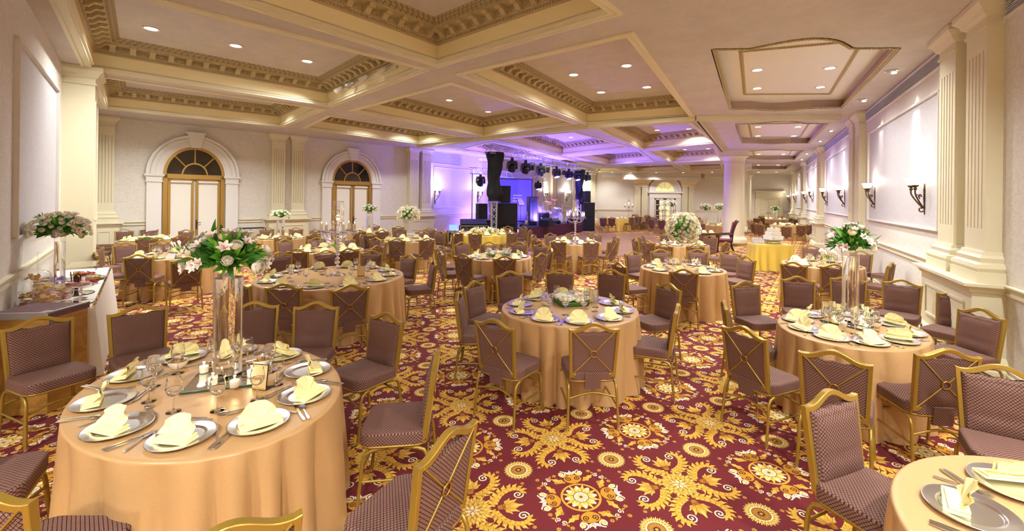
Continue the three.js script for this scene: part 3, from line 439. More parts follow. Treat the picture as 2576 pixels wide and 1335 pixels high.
// stage wall
{
  const Ls = E2.distanceTo(E1); rails(E1, SDdir, nS, 0.6, Ls - 0.3);
  const sS = (px) => sOn(px, E1, E2, SDdir), hS = (px, py) => onWall(px, py, E1, E2).y;
  grille(E1, SDdir, nS, sS(1083), sS(1160), hS(1120, 413), hS(1120, 390), 6, 'grey air conditioning grille above the stage wall panel');
  for (const [a, b] of [[1090, 1188], [1262, 1342], [1400, 1440]]) wallPanel(E1, SDdir, nS, sS(a), sS(b), hS((a + b) / 2, 521), hS((a + b) / 2, 424), 'white wall panel behind the stage');
  for (const [a, b] of [[1206, 1226], [1348, 1362], [1385, 1394], [1478, 1496]]) { const m = (sS(a) + sS(b)) / 2; pilaster(along(E1, SDdir, m, nS), nS, [[0, Math.min(0.9, sS(b) - sS(a))]], 0.18, 'cream pilaster on the stage wall', true); }
}
// ---------- arched doors on the door wall ----------
function ell(rx, ry, a0, a1, n) { const o = []; for (let i = 0; i <= n; i++) { const a = a0 + (a1 - a0) * i / n; o.push([Math.cos(a) * rx, Math.sin(a) * ry]); } return o; }
function archBand(rx0, ry0, rx1, ry1, depth, n = 28) { return extr([...ell(rx1, ry1, 0, Math.PI, n), ...ell(rx0, ry0, Math.PI, 0, n)], depth, 0); }
let doorN = 0;
function archedDoor(cpx, lpx, rpx, ySpring, yIn, yOut, label) {
  const l = flat(onWall(lpx, ySpring, DW1, DW2)), r = flat(onWall(rpx, ySpring, DW1, DW2)), c = l.clone().lerp(r, 0.5), w = l.distanceTo(r) / 2, hs = onWall(cpx, ySpring, DW1, DW2).y, ry = onWall(cpx, yIn, DW1, DW2).y - hs, ryo = onWall(cpx, yOut, DW1, DW2).y - hs, t = (ryo - ry) * 1.15;
  const G = structGroup('door_' + (++doorN), c, turnOf(nD), label), Z = 0.02;
  mesh('archivolt', merge([archBand(w, ry, w + t, ry + t * 0.86, 0.08), archBand(w + t * 0.12, ry + t * 0.12, w + t * 0.4, ry + t * 0.36, 0.1), archBand(w + t * 0.5, ry + t * 0.46, w + t * 0.72, ry + t * 0.64, 0.115), archBand(w + t * 0.8, ry + t * 0.7, w + t, ry + t * 0.86, 0.14)].map((g) => at(g, 0, hs, 0))), MT.white, G);
  mesh('keystone', at(extr([[-0.13, 0], [0.13, 0], [0.22, t * 1.0 + 0.02], [0.26, t * 1.0 + 0.02], [0.26, t + 0.08], [-0.26, t + 0.08], [-0.26, t + 0.02], [-0.22, t + 0.02]], 0.19, 0.006), 0, hs + ry - 0.03, 0), MT.white, G);
  for (const s of [-1, 1]) {
    mesh('jamb', box(t * 0.86, hs - 0.2, 0.1, s * (w + t * 0.5), (hs - 0.2) / 2, 0.05), MT.white, G);
    const im = capMould(t * 0.86, 0.1, [[0.0, hs - 0.26], [0.03, hs - 0.25], [0.03, hs - 0.22], [0.01, hs - 0.21], [0.02, hs - 0.1], [0.06, hs - 0.06], [0.07, hs], [0.0, hs]]); im.translate(s * (w + t * 0.5), 0, 0); mesh('impost', im, MT.white, G);
  }
  const g = 0.09, hd = hs - 0.14; // gold frame
  mesh('gold_frame', merge([at(archBand(w - g, ry - g, w, ry, 0.07), 0, hs, 0), box(g * 1.3, hs, 0.08, -w + g * 0.65, hs / 2, 0.04), box(g * 1.3, hs, 0.08, w - g * 0.65, hs / 2, 0.04), box(2 * w, 0.14, 0.08, 0, hs - 0.05, 0.04), at(new THREE.BoxGeometry(2 * w, 0.02, 0.1), 0, hs - 0.12, 0.05)]), MT.gold, G);
  const fan = part('fanlight', G), ri = 0.46, A = [0, 0.25 * Math.PI, 0.5 * Math.PI, 0.75 * Math.PI, Math.PI], W2 = w - g, R2 = ry - g;
  for (let i = 0; i < 4; i++) mesh('pane', at(extr([...ell(W2, R2, A[i] + 0.02, A[i + 1] - 0.02, 8), ...ell(W2 * ri, R2 * ri, A[i + 1] - 0.04, A[i] + 0.04, 8)], 0.008, 0), 0, hs + 0.02, 0.03), MT.darkGlass, fan);
  mesh('pane', at(extr(ell(W2 * ri * 0.94, R2 * ri * 0.94, 0, Math.PI, 14), 0.008, 0), 0, hs + 0.02, 0.03), MT.darkGlass, fan);
  mesh('mullion', merge([at(archBand(W2 * ri * 0.93, R2 * ri * 0.93, W2 * ri * 1.05, R2 * ri * 1.05, 0.05, 18), 0, hs, 0.01), ...A.slice(1, 4).map((a) => { const p = V(Math.cos(a) * W2 * ri, hs + Math.sin(a) * R2 * ri, 0.035), q = V(Math.cos(a) * W2, hs + Math.sin(a) * R2, 0.035); return rod(p, q, 0.028, 6); })]), MT.gold, fan);
  for (const s of [-1, 1]) {
    const D = part('door_leaf', G), lw = w - g * 1.3 - 0.04, x = s * (lw / 2 + 0.03);
    mesh('leaf_panel', box(lw - 0.1, hd - 0.1, 0.012, x, hd / 2, 0.03), MT.whiteCloth, D);
    mesh('leaf_frame', merge([box(0.07, hd, 0.06, x - lw / 2 + 0.035, hd / 2, 0.03), box(0.07, hd, 0.06, x + lw / 2 - 0.035, hd / 2, 0.03), box(lw, 0.06, 0.06, x, hd - 0.03, 0.03), box(lw, 0.16, 0.06, x, 0.08, 0.03)]), MT.gold, D);
    mesh('blind_roller', cyl(0.04, 0.04, lw - 0.12, 10, x, hd - 0.09, 0.07, 0, 0, Math.PI / 2), MT.white, D);
  }
  mesh('door_handle', merge([box(0.035, 0.3, 0.03, 0.05, 1.0, 0.075), rod(V(0.05, 1.06, 0.1), V(0.17, 1.06, 0.1), 0.012), cyl(0.014, 0.014, 0.06, 6, 0.05, 0.92, 0.09, Math.PI / 2)]), MT.bronze, G);
  return G;
}
archedDoor(487, 409, 564, 441, 370, 342, 'tall arched gold framed door left of the pilaster pair');
archedDoor(884, 834, 933, 457, 402, 380, 'arched gold framed door nearer to the stage');
// ---------- far wall ----------
{
  const fx = (px) => (px - CX) / F * -ZE, fy = (py, px = 1660) => onWall(px, py, V(0, 0, ZE), V(1, 0, ZE)).y;
  const put = (px) => V(fx(px), 0, ZE);
  for (const [a, b, l] of [[1596, 1628, 'pilaster pair left of the far fanlight door'], [1714, 1745, 'pilaster pair right of the far fanlight door']]) {
    const w = fx(b) - fx(a), G = structGroup('pilaster', put((a + b) / 2), 0, l), top = fy(468), h2 = fy(452);
    for (const s of [-1, 1]) { mesh('shaft', flutedShaft(w * 0.42, top - 0.4, 0.16).translate(s * w * 0.27, 0.4, 0), MT.trim, G); const b2 = capMould(w * 0.42, 0.16, [[0.08, 0], [0.08, 0.28], [0.03, 0.36], [0, 0.4]]); b2.translate(s * w * 0.27, 0, 0); mesh('base_moulding', b2, MT.trim, G); const c2 = capMould(w * 0.42, 0.16, [[0.01, top - 0.14], [0.04, top - 0.1], [0.05, top]]); c2.translate(s * w * 0.27, 0, 0); mesh('capital', c2, MT.trim, G); }
    mesh('entablature', capMould(w * 1.06, 0.2, [[0.02, top], [0.04, top + 0.2], [0.1, top + 0.26], [0.12, top + 0.3], [0.24, h2 - 0.1], [0.28, h2]]), MT.trim, G);
  }
  const G = structGroup('door_' + (++doorN), put(1672), 0, 'white double doors with lit fanlight in the far wall'), w = (fx(1698) - fx(1645)) / 2, hd = fy(499, 1672), ht = fy(489, 1672), hs = fy(483, 1672), rx = (fx(1696) - fx(1649)) / 2, ryy = fy(458, 1672) - hs;
  mesh('archivolt', merge([archBand(rx, ryy, rx + 0.55, ryy + 0.5, 0.1), archBand(rx + 0.4, ryy + 0.36, rx + 0.6, ryy + 0.55, 0.16)].map((g) => at(g, 0, hs, 0))), MT.white, G);
  mesh('entablature', merge([box(2 * w + 0.9, hs - hd - 0.05, 0.14, 0, (hs + hd) / 2, 0.07), box(2 * w + 1.2, 0.1, 0.24, 0, hs - 0.03, 0.12)]), MT.white, G);
  for (const s of [-1, 1]) mesh('jamb', box(0.4, hd, 0.14, s * (w + 0.22), hd / 2, 0.07), MT.white, G);
  const lit = std({ color: 0xf6f0b8, emissive: 0xf3e79a, emissiveIntensity: 0.3, roughness: 0.3 }), fan = part('fanlight', G), A = [0, 0.25, 0.5, 0.75, 1].map((k) => k * Math.PI);
  for (let i = 0; i < 4; i++) mesh('pane', at(extr([...ell(rx, ryy, A[i] + 0.03, A[i + 1] - 0.03, 8), ...ell(rx * 0.46, ryy * 0.46, A[i + 1] - 0.06, A[i] + 0.06, 8)], 0.02, 0), 0, hs + 0.03, 0.03), lit, fan);
  mesh('pane', at(extr(ell(rx * 0.42, ryy * 0.42, 0, Math.PI, 14), 0.02, 0), 0, hs + 0.03, 0.03), lit, fan);
  mesh('fan_backing', at(extr(ell(rx, ryy, 0, Math.PI, 20), 0.02, 0), 0, hs, 0.005), MT.trim, fan);
  for (const s of [-1, 1]) {
    const D = part('door_leaf', G), x = s * w / 2;
    mesh('leaf_frame', merge([box(0.12, hd, 0.07, x - w / 2 + 0.07, hd / 2, 0.06), box(0.12, hd, 0.07, x + w / 2 - 0.07, hd / 2, 0.06), box(w, 0.12, 0.07, x, hd - 0.06, 0.06), box(w, 0.3, 0.07, x, 0.15, 0.06), box(0.05, hd, 0.07, x, hd / 2, 0.06), ...[0.3, 0.52, 0.74].map((k) => box(w, 0.05, 0.07, x, hd * k, 0.06))]), MT.white, D);
    for (let i = 0; i < 2; i++) for (let j = 0; j < 4; j++) { const y0 = [0.3, hd * 0.3, hd * 0.52, hd * 0.74][j], y1 = [hd * 0.3, hd * 0.52, hd * 0.74, hd - 0.12][j]; mesh('pane', box(w / 2 - 0.16, y1 - y0 - 0.05, 0.012, x + (i ? 1 : -1) * (w / 4 - 0.04), (y0 + y1) / 2, 0.04), i ^ (s > 0) ? lit : MT.darkGlass, D); }
  }
  // bulkhead with air grilles
  const yb = fy(453, 1650), yt = C; const Bk = structGroup('trim_' + (++trimN), V(0, 0, ZE), 0, 'dropped bulkhead with grilles over the far doors');
  mesh('bulkhead', merge([box(fx(1753) - fx(1563), yt - yb, 0.9, (fx(1753) + fx(1563)) / 2, (yt + yb) / 2, 0.45), box(fx(1563) - fx(1509), yt - yb - 0.2, 0.6, (fx(1563) + fx(1509)) / 2, (yt + yb + 0.2) / 2, 0.3), box(fx(1830) - fx(1765), yt - yb - 0.2, 0.6, (fx(1830) + fx(1765)) / 2, (yt + yb + 0.2) / 2, 0.3)]), MT.trim, Bk);
  for (const [a, b, z, dy] of [[1566, 1750, 0.91, 0], [1512, 1560, 0.61, 0.12], [1770, 1824, 0.61, 0.12]]) mesh('grille', box(fx(b) - fx(a), 0.14, 0.02, (fx(a) + fx(b)) / 2, (yt + yb) / 2 + dy, z), MT.ac, Bk);
  rails(E2, V(1, 0, 0), V(0, 0, 1), 0.2, fx(1592) - E2.x); rails(V(0, 0, ZE), V(1, 0, 0), V(0, 0, 1), fx(1750), fx(1838));
  // aisle end doors
  const ax = put(1933), g2 = structGroup('door_' + (++doorN), ax, 0, 'cream panelled double doors closing the aisle'), w2 = (fx(1958) - fx(1906)) / 2, h3 = fy(501, 1933), h4 = fy(482, 1933), ww = (fx(1966) - fx(1899)) / 2;
  mesh('casing', merge([box(0.3, h3, 0.12, -w2 - 0.15, h3 / 2, 0.06), box(0.3, h3, 0.12, w2 + 0.15, h3 / 2, 0.06), box(2 * ww, h4 - h3, 0.12, 0, (h3 + h4) / 2, 0.06), box(2 * ww + 0.3, 0.12, 0.3, 0, h4, 0.15), box(2 * ww, 0.06, 0.18, 0, h3 + 0.16, 0.09)]), MT.trim, g2);
  for (const s of [-1, 1]) { const D = part('door_leaf', g2); mesh('leaf_panel', box(w2 - 0.02, h3, 0.06, s * w2 / 2, h3 / 2, 0.04), MT.trim, D); mesh('raised_panel', at(extr([[-w2 * 0.32, 0], [w2 * 0.32, 0], [w2 * 0.32, h3 * 0.42], ...ell(w2 * 0.32, 0.16, 0, Math.PI, 8).map((p) => [p[0], p[1] + h3 * 0.42])], 0.03, 0.012), s * w2 / 2, h3 * 0.42, 0.06), MT.trim, D); mesh('raised_panel', box(w2 * 0.64, h3 * 0.28, 0.04, s * w2 / 2, h3 * 0.2, 0.06), MT.trim, D); mesh('knob', sph(0.05, s * 0.1, 1.0, 0.1), MT.brass, D); }
  rails(V(0, 0, ZE), V(1, 0, 0), V(0, 0, 1), fx(1868), fx(1899)); rails(V(0, 0, ZE), V(1, 0, 0), V(0, 0, 1), fx(1967), E3.x);
}
// ---------- columns, tracks ----------
function column(px, d, label) {
  const x = ray(px, 500).x * d, G = structGroup('column', V(x, 0, -d), Math.atan2(-RDdir.x, -RDdir.z), label);
  mesh('shaft', lathe([[0.45, 0.42], [0.445, 1.5], [0.42, C - 0.62]], 36), MT.trim, G);
  mesh('base_moulding', lathe([[0.0, 0], [0.58, 0], [0.58, 0.16], [0.56, 0.18], [0.57, 0.24], [0.54, 0.3], [0.49, 0.33], [0.47, 0.38], [0.45, 0.42]], 36), MT.trim, G);
  mesh('capital', merge([lathe([[0.42, C - 0.62], [0.46, C - 0.6], [0.46, C - 0.56], [0.44, C - 0.54], [0.44, C - 0.44], [0.5, C - 0.36], [0.56, C - 0.28], [0.58, C - 0.26], [0, C - 0.26]], 36), box(1.18, 0.255, 1.18, 0, C - 0.13, 0)]), MT.trim, G);
}
column(1846, 20.1, 'round cream column between the hall and the aisle'); column(1864, 27.6, 'second round column half hidden behind the first'); column(1874, 34.5, 'farthest round column of the aisle row');
{
  const pts = [[1052, 368], [1480, 318], [1750, 298], [2112, 296]].map((p) => P(p[0], p[1], C - 0.06)), G = structGroup('trim_' + (++trimN), null, 0, 'partition track crossing the ceiling');
  for (let i = 0; i < 3; i++) mesh('track_rail', merge([bar(pts[i], pts[i + 1], 0.16, 0.12), bar(pts[i].clone().setY(C - 0.125), pts[i + 1].clone().setY(C - 0.125), 0.06, 0.02)]), MT.trim, G);
  const a = P(1754, 300, C - 0.04), b = P(1822, 386, C - 0.04), G2 = structGroup('trim_' + (++trimN), null, 0, 'dark partition track from the ceiling track to the column');
  mesh('track_rail', bar(a, b, 0.12, 0.09), MT.trim, G2); mesh('track_slot', bar(a.clone().setY(C - 0.09), b.clone().setY(C - 0.09), 0.05, 0.012), MT.black, G2);
}
// dance floor
{
  const q = [P(1310, 640, 0), P(1480, 650, 0), P(1640, 640, 0), P(1672, 622, 0), P(1640, 587, 0), P(1475, 587, 0)].map(flat);
  const g = prism(q, 0.0, 0.02); struct('dance_floor', uvBox(g, 2.4), MT.parquet, 'wooden parquet dance floor in front of the stage');
}
// ---------- recessed lights ----------
const ringGeo = lathe([[0.075, 0.0], [0.105, 0.0], [0.108, -0.008], [0.1, -0.012], [0.078, -0.006]], 24), lensGeo = cyl(0.078, 0.078, 0.006, 24, 0, -0.001, 0);
const ringFar = lathe([[0.075, 0.0], [0.105, 0.0], [0.1, -0.012], [0.078, -0.006]], 14), lensFar = cyl(0.078, 0.078, 0.006, 14, 0, -0.001, 0);
function downlight(p, label, group, I = DOWN, big = 1, far = false) {
  const G = thing('recessed_light', label, 'ceiling light', p, 0, group); G.scale.set(big, 1, big);
  mesh('trim_ring', far ? ringFar : ringGeo, MT.white, G); mesh('lens', far ? lensFar : lensGeo, MT.lampGlow, G);
  const L = new THREE.SpotLight(WARM, I, 0, 1.25, 0.6, 2); L.position.set(p.x, p.y - 0.03, p.z); L.target.position.set(p.x, 0, p.z); L.castShadow = true; L.shadow.radius = 4; L.name = 'downlight'; scene.add(L, L.target);
}
const hC = C + 0.575, hT = C + 0.195;
for (const [x, y] of [[370, 210], [515, 230], [648, 250]]) downlight(P(x, y, hC), 'round downlight in the coffer over the first arched door', 'downlights over the first arched door', DOWN, 1.2);
for (const [x, y] of [[380, 72], [593, 115], [773, 154]]) downlight(P(x, y, hC), 'round downlight in the coffer with the spotlight track', 'downlights beside the spotlight track', DOWN, 1.2);
for (const [x, y] of [[950, 298], [1045, 317]]) downlight(P(x, y, hC), 'round downlight in the coffer over the second arched door', 'downlights over the second arched door', DOWN, 1.1);
for (const [x, y] of [[1130, 252], [1228, 281]]) downlight(P(x, y, hC), 'round downlight in the bluish coffer before the track', 'downlights in the bluish coffer', DOWN, 1.1);
for (const [x, y] of [[1443, 188], [1576, 165], [1512, 232], [1627, 219]]) downlight(P(x, y, hC), 'round downlight in the coffer with four lamps', 'four downlights of one coffer', DOWN, 1.25);
for (const [x, y] of [[1436, 345], [1653, 327], [1733, 324], [1554, 383], [1723, 376], [1781, 374], [1626, 416], [1680, 415], [1762, 413], [1809, 412]]) downlight(P(x, y, hC), 'small round downlight in a coffer beyond the partition track', 'downlights beyond the track', DOWN * 1.15, 1.2, true);
for (const [x, y] of [[1508, 431], [1540, 433], [1586, 434], [1651, 434], [1719, 434], [1792, 433]]) downlight(P(x, y, C - 0.002), 'small round downlight in the ceiling strip before the far wall', 'downlights before the far wall', DOWN * 0.6, 1.4, true);
for (const [x, y] of [[1905, 109], [2123, 105], [1905, 176], [2088, 171], [1905, 222], [2064, 219]]) downlight(P(x, y, hT), 'round downlight in the nearest aisle tray with six lamps', 'six downlights of the nearest tray', DOWN * 0.6, 1.05);
for (const [x, y] of [[1907, 319], [2008, 319], [1907, 342], [1997, 342]]) downlight(P(x, y, hT), 'round downlight in the aisle tray just past the track', 'downlights of the second tray', DOWN * 0.7, 1.2);
for (const [x, y] of [[1908, 377], [1977, 377], [1908, 388], [1971, 388], [1908, 415], [1957, 415]]) downlight(P(x, y, hT), 'small round downlight in a far aisle tray', 'downlights of the far trays', DOWN * 1.0, 1.3, true);
for (const [x, y] of [[1908, 433], [1953, 433]]) downlight(P(x, y, C - 0.002), 'small round downlight before the aisle end wall', 'downlights before the aisle end', DOWN * 1.2, 1.4, true);
// unseen lamps added as fill for the near tables, overhead and behind the camera
for (const [x, z] of [[-2.2, -2.3], [-0.4, -3.6], [-0.6, -1.0]]) downlight(V(x, C + 0.575, z), 'unseen round fill downlight added in the coffer above the nearest table', 'added fill downlights above the nearest table', DOWN * 1.7, 1.2);
for (const [x, z, k] of [[-4.2, 0.4, 2.2], [-2, 2.4, 2.2], [-0.2, 1.2, 2], [2.6, -0.4, 1.3], [3.6, -2.6, 1.3], [2, 2.4, 1.6], [4.6, 0.8, 1.3]]) downlight(V(x, C - 0.002, z), 'unseen round fill downlight added in the plain ceiling behind the first tables', 'added fill downlights in the plain ceiling', DOWN * k, 1.2);
// wall washers
const washers = [[2242, 178], [2168, 250], [2087, 327], [2060, 353], [2027, 385], [2015, 400]];
for (const [x, y] of washers) { const p = P(x, y, C - 0.002), G = thing('wall_washer', 'small swivel spotlight in the ceiling along the aisle wall', 'spotlight', p, 0, 'swivel spotlights along the aisle wall');
  mesh('trim_ring', ringFar, MT.white, G); const b = mesh('swivel_ball', sph(0.07, 0, 0, 0, 12, 8), MT.aluminium, G); b.scale.set(1, 0.6, 1);
  const n = -RDdir.x, toWall = nR.clone().negate(); const lens = mesh('lens', cyl(0.04, 0.04, 0.01, 12, toWall.x * 0.04, -0.045, toWall.z * 0.04, 0, 0, 0), MT.lampGlow, G);
  const L = new THREE.SpotLight(new THREE.Color(1, 0.98, 0.98), 4.5, 0, 0.3, 1, 2); L.position.set(p.x + toWall.x * 0.05, p.y - 0.08, p.z + toWall.z * 0.05); const t = p.clone().add(toWall.clone().multiplyScalar(0.75)); L.target.position.set(t.x, 2.4, t.z); L.castShadow = true; L.name = 'wall_wash_spot'; scene.add(L, L.target); }
// ---------- banquet chair ----------
const FT = 0.165;
function roundRect(w, h, r, n = 5) { const o = []; for (const [cx, cy, a0] of [[w / 2 - r, h / 2 - r, 0], [-w / 2 + r, h / 2 - r, Math.PI / 2], [-w / 2 + r, -h / 2 + r, Math.PI], [w / 2 - r, -h / 2 + r, 1.5 * Math.PI]]) for (let i = 0; i <= n; i++) { const a = a0 + i / n * Math.PI / 2; o.push([cx + Math.cos(a) * r, cy + Math.sin(a) * r]); } return o; }
const chairGeo = (() => {
  const g = {};
  const topY = (x, w) => { const k = Math.min(1, Math.abs(x) / (w / 2)); return 0.875 + 0.06 * (0.5 + 0.5 * Math.cos(Math.PI * Math.min(1, k / 0.82))) + (k > 0.9 ? (k - 0.9) * 0.05 : 0); };
  const outl = (w0, w1, y0, dy, dip) => { const p = [[-w0 / 2, y0], [w0 / 2, y0]]; for (let i = 0; i <= 20; i++) { const x = w1 / 2 - w1 * i / 20; let y = topY(x, w1) - dy; if (dip) y -= 0.055 * Math.exp(-Math.pow(x / 0.085, 4)); p.push([x, y]); } return p; };
  const O = outl(0.40, 0.44, 0.445, 0), I = outl(0.362, 0.396, 0.475, 0.024), Pd = outl(0.36, 0.394, 0.477, 0.027, true), Pf = outl(0.322, 0.356, 0.497, 0.046, true);
  const tilt = (q) => { q.translate(0, -0.45, 0); q.rotateX(-0.13); q.translate(0, 0.45, -0.2); return q; };
  g.frame = tilt(extr(O, 0.03, 0.003, [I.slice().reverse()]));
  const pad = extr(Pf, 0.016, 0.018, [], 2); pad.translate(0, 0, 0.018); { // pillow the front of the pad
    const p = pad.attributes.position; for (let i = 0; i < p.count; i++) if (p.getZ(i) > 0.045) { p.setXY(i, p.getX(i) * 0.96, 0.68 + (p.getY(i) - 0.68) * 0.965); } pad.computeVertexNormals(); }
  const crown = surf((u, v) => { const x = (u - 0.5) * 0.34, y = 0.495 + v * 0.325, e = Math.min(1, Math.min(u, 1 - u) * 7) * Math.min(1, Math.min(v, 1 - v) * 7), cr = Math.exp(-Math.pow((y - 0.6) / 0.012, 2)); return [x, y, 0.05 + 0.014 * Math.sqrt(Math.max(0, e)) - 0.008 * cr * e]; }, 8, 12);
  g.pad = uvBox(tilt(merge([pad, crown])), FT);
  g.back = uvBox(tilt(extr(Pd.map((p) => [p[0] * 0.985, p[1]]), 0.006, 0).translate(0, 0, 0.004)), FT);
  const bz = -0.001, X = (a, b) => rod(V(a[0], a[1], bz), V(b[0], b[1], bz), 0.006, 5);
  g.straps = [[-0.182, 0.47], [0.19, 0.865], [0.182, 0.47], [-0.19, 0.865]].map((p) => { const d = Math.hypot(p[0], p[1] - 0.66); return tilt(X([p[0] * 0.03 / d, 0.66 + (p[1] - 0.66) * 0.03 / d], p)); });
  g.ring = tilt(at(new THREE.TorusGeometry(0.029, 0.0055, 6, 18), 0, 0.66, bz - 0.006));
  g.tail = uvBox(at(new THREE.BoxGeometry(0.14, 0.14, 0.02), 0, 0.415, -0.205, -0.1), FT);
  const seat = extr(roundRect(0.41, 0.40, 0.07), 0.055, 0.017, [], 3); seat.rotateX(-Math.PI / 2); { const p = seat.attributes.position; seat.translate(0, 0.425, 0.01); for (let i = 0; i < p.count; i++) { const y = p.getY(i), x = p.getX(i), z = p.getZ(i); if (y > 0.46) { const e = 1 - Math.min(1, Math.hypot(x / 0.24, (z - 0.01) / 0.24)); p.setY(i, y + 0.012 * e); } } seat.computeVertexNormals(); }
  const crownS = surf((u, v) => { const x = (u - 0.5) * 0.36, z = 0.01 + (v - 0.5) * 0.35, e = Math.min(u, 1 - u) * 2, f = Math.min(v, 1 - v) * 2; return [x, 0.496 + 0.014 * Math.sqrt(Math.min(e, f)), -z + 0.02]; }, 8, 8);
  g.seat = uvBox(merge([seat, crownS]), FT);
  const piping = roundRect(0.425, 0.415, 0.07, 4).map((p) => V(p[0], 0.412, p[1] + 0.01)); g.sframe = new THREE.TubeGeometry(new THREE.CatmullRomCurve3(piping, true), 32, 0.011, 5, true);
  const leg = (s, z) => tube([[s * 0.205, 0.4, z * 0.3], [s * 0.208, 0.392, z * 0.7], [s * 0.212, 0.35, z * 1.0], [s * 0.218, 0.18, z * 1.1], [s * 0.224, 0.008, z * 1.2]], 0.0125, 12, 6);
  g.legs = [leg(-1, 0.19), leg(1, 0.19), leg(-1, -0.2), leg(1, -0.2)];
  const foot = (s, z) => cyl(0.013, 0.016, 0.02, 8, s * 0.224, 0.01, z * 1.2); g.feet = [foot(-1, 0.19), foot(1, 0.19), foot(-1, -0.2), foot(1, -0.2)];
  const hang = (s) => rod(V(s * 0.195, 0.41, -0.17), V(s * 0.192, 0.475, -0.192), 0.011, 5); g.frame = merge([g.frame, hang(-1), hang(1)]);
  g.str = [rod(V(-0.216, 0.2, -0.22), V(-0.216, 0.2, 0.21), 0.009), rod(V(0.216, 0.2, -0.22), V(0.216, 0.2, 0.21), 0.009), tube([[-0.214, 0.27, -0.212], [0, 0.305, -0.19], [0.214, 0.27, -0.212]], 0.009, 8, 6), tube([[-0.214, 0.27, 0.2], [0, 0.305, 0.18], [0.214, 0.27, 0.2]], 0.009, 8, 6)];
  return g;
})();
let chairProto = null;
function makeChair(pos, turn, label, group) {
  if (chairProto) return copyThing(chairProto, pos, turn, label, group);
  const t = thing('banquet_chair', label, 'chair', pos, turn, group); chairProto = t;
  mesh('seat', chairGeo.seat, MT.fabric, t); mesh('backrest', chairGeo.pad, MT.fabric, t); mesh('back_panel', chairGeo.back, MT.fabric, t);
  mesh('back_frame', chairGeo.frame, MT.goldTube, t); for (const g of chairGeo.straps) mesh('back_strap', g, MT.goldTube, t); mesh('ring', chairGeo.ring, MT.brass, t); mesh('fabric_tail', chairGeo.tail, MT.fabric, t);
  mesh('seat_frame', chairGeo.sframe, MT.goldTube, t);
  chairGeo.legs.forEach((l, i) => { const m = mesh('leg', l, MT.goldTube, t); mesh('glide', chairGeo.feet[i], MT.chrome, m); });
  chairGeo.str.forEach((s) => mesh('stretcher', s, MT.goldTube, t));
  return t;
}
// ---------- tables ----------
function clothGeo(R, h, seed, n = 150, folds = 17, amp = 0.05, flare = 0.03, drop = 0) {
  const r = rng(seed), ph = [], m = folds; for (let i = 0; i < 4; i++) ph.push(r() * 6.28);
  const fold = (a) => { const x = (m % 2 ? m + 1 : m) * a / 2 + ph[0] + 1.1 * Math.sin(3 * a + ph[1]) + 0.5 * Math.sin(5 * a + ph[2]), q = 0.55 + 0.45 * Math.sin(2 * a + ph[3]) * Math.sin(3 * a + ph[1]); return (1.5 * Math.pow(Math.abs(Math.sin(x)), 0.7) - 0.95) * (0.45 + 0.55 * Math.abs(q)); };
  const rows = [[0, h, 0, 0], [0.5, h, 0, 0], [0.96, h, 0, 0], [0.985, h - 0.001, 0, 0], [0.997, h - 0.006, 0, 0], [1, h - 0.016, 0, 0.03], ...[0.06, 0.13, 0.22, 0.34, 0.48, 0.63, 0.8, 1].map((t) => [1, (h - 0.016) * (1 - t) + (drop || 0.004) * t, t, Math.min(1, 0.16 + 1.2 * t)])];
  const g = surf((u, v) => { const k = rows[Math.min(rows.length - 1, Math.round(v * (rows.length - 1)))], a = -u * 2 * Math.PI, f = fold(a), rr = R * k[0] + flare * k[2] + amp * k[3] * f + (k[2] > 0.95 ? 0.012 * Math.abs(f) : 0); return [Math.cos(a) * rr, k[1], Math.sin(a) * rr]; }, n, rows.length - 1);
  const p = g.attributes.position, uv = g.attributes.uv; for (let i = 0; i < p.count; i++) { const top = p.getY(i) > h - 0.01; top ? uv.setXY(i, p.getX(i) / 0.5, p.getZ(i) / 0.5) : uv.setXY(i, uv.getX(i) * Math.round(2 * Math.PI * R / 0.5), p.getY(i) / 0.5); }
  return g;
}
const TH = 0.76;
// ---------- tableware ----------
const W = {};
W.charger = at(lathe([[0, 0.004], [0.1, 0.004], [0.106, 0.006], [0.112, 0.012], [0.118, 0.013], [0.158, 0.018], [0.164, 0.019], [0.166, 0.0165], [0.16, 0.014], [0.115, 0.003], [0.108, 0.0], [0, 0.0]], 48), 0, 0, 0, 0, 0, 0, 0.9);
W.chargerFar = lathe([[0, 0.004], [0.106, 0.006], [0.118, 0.013], [0.164, 0.019], [0.16, 0.014], [0.108, 0.0], [0, 0.0]], 24);
function fanGeo(seed, fold) { // napkin folded to a fan standing on a flat folded base
  const r = rng(seed), pl = 4, lean = 0.75 + r() * 0.12, w = 0.094, sk = (r() - 0.5) * 0.02;
  const fan = (off, sc) => surf((u, v) => { const a = Math.PI * (0.03 + 0.94 * u), rad = w * sc * (0.1 + 0.9 * v) * (1 - 0.13 * Math.pow(Math.abs(Math.cos(a)), 3)), pleat = 0.011 * Math.sin(u * pl * 2 * Math.PI + 1.57) * v * (0.4 + 0.6 * v), cen = -0.03 * Math.exp(-Math.pow((u - 0.5) / 0.05, 2)) * v; const y = Math.sin(a) * rad, lift = y * Math.cos(lean - 0.35); return [Math.cos(a) * rad * 1.15 + sk * v, 0.022 + lift * 1.12 + off, -y * Math.sin(lean) * 0.55 + pleat + cen * 0.6 + 0.03 - off]; }, 24, 5);
  const base = rbox(0.2, 0.012, 0.08, 0.005, 0, 0.014, 0.045, 2, 0.06, 0.03 * (r() - 0.5)), base2 = rbox(0.17, 0.009, 0.065, 0.004, 0.008, 0.025, 0.04, 2, 0.1, 0.06);
  return merge([fan(0, 1), fan(0.012, 0.86), base, base2]);
}
W.napkins = [fanGeo(1), fanGeo(2), fanGeo(3)];
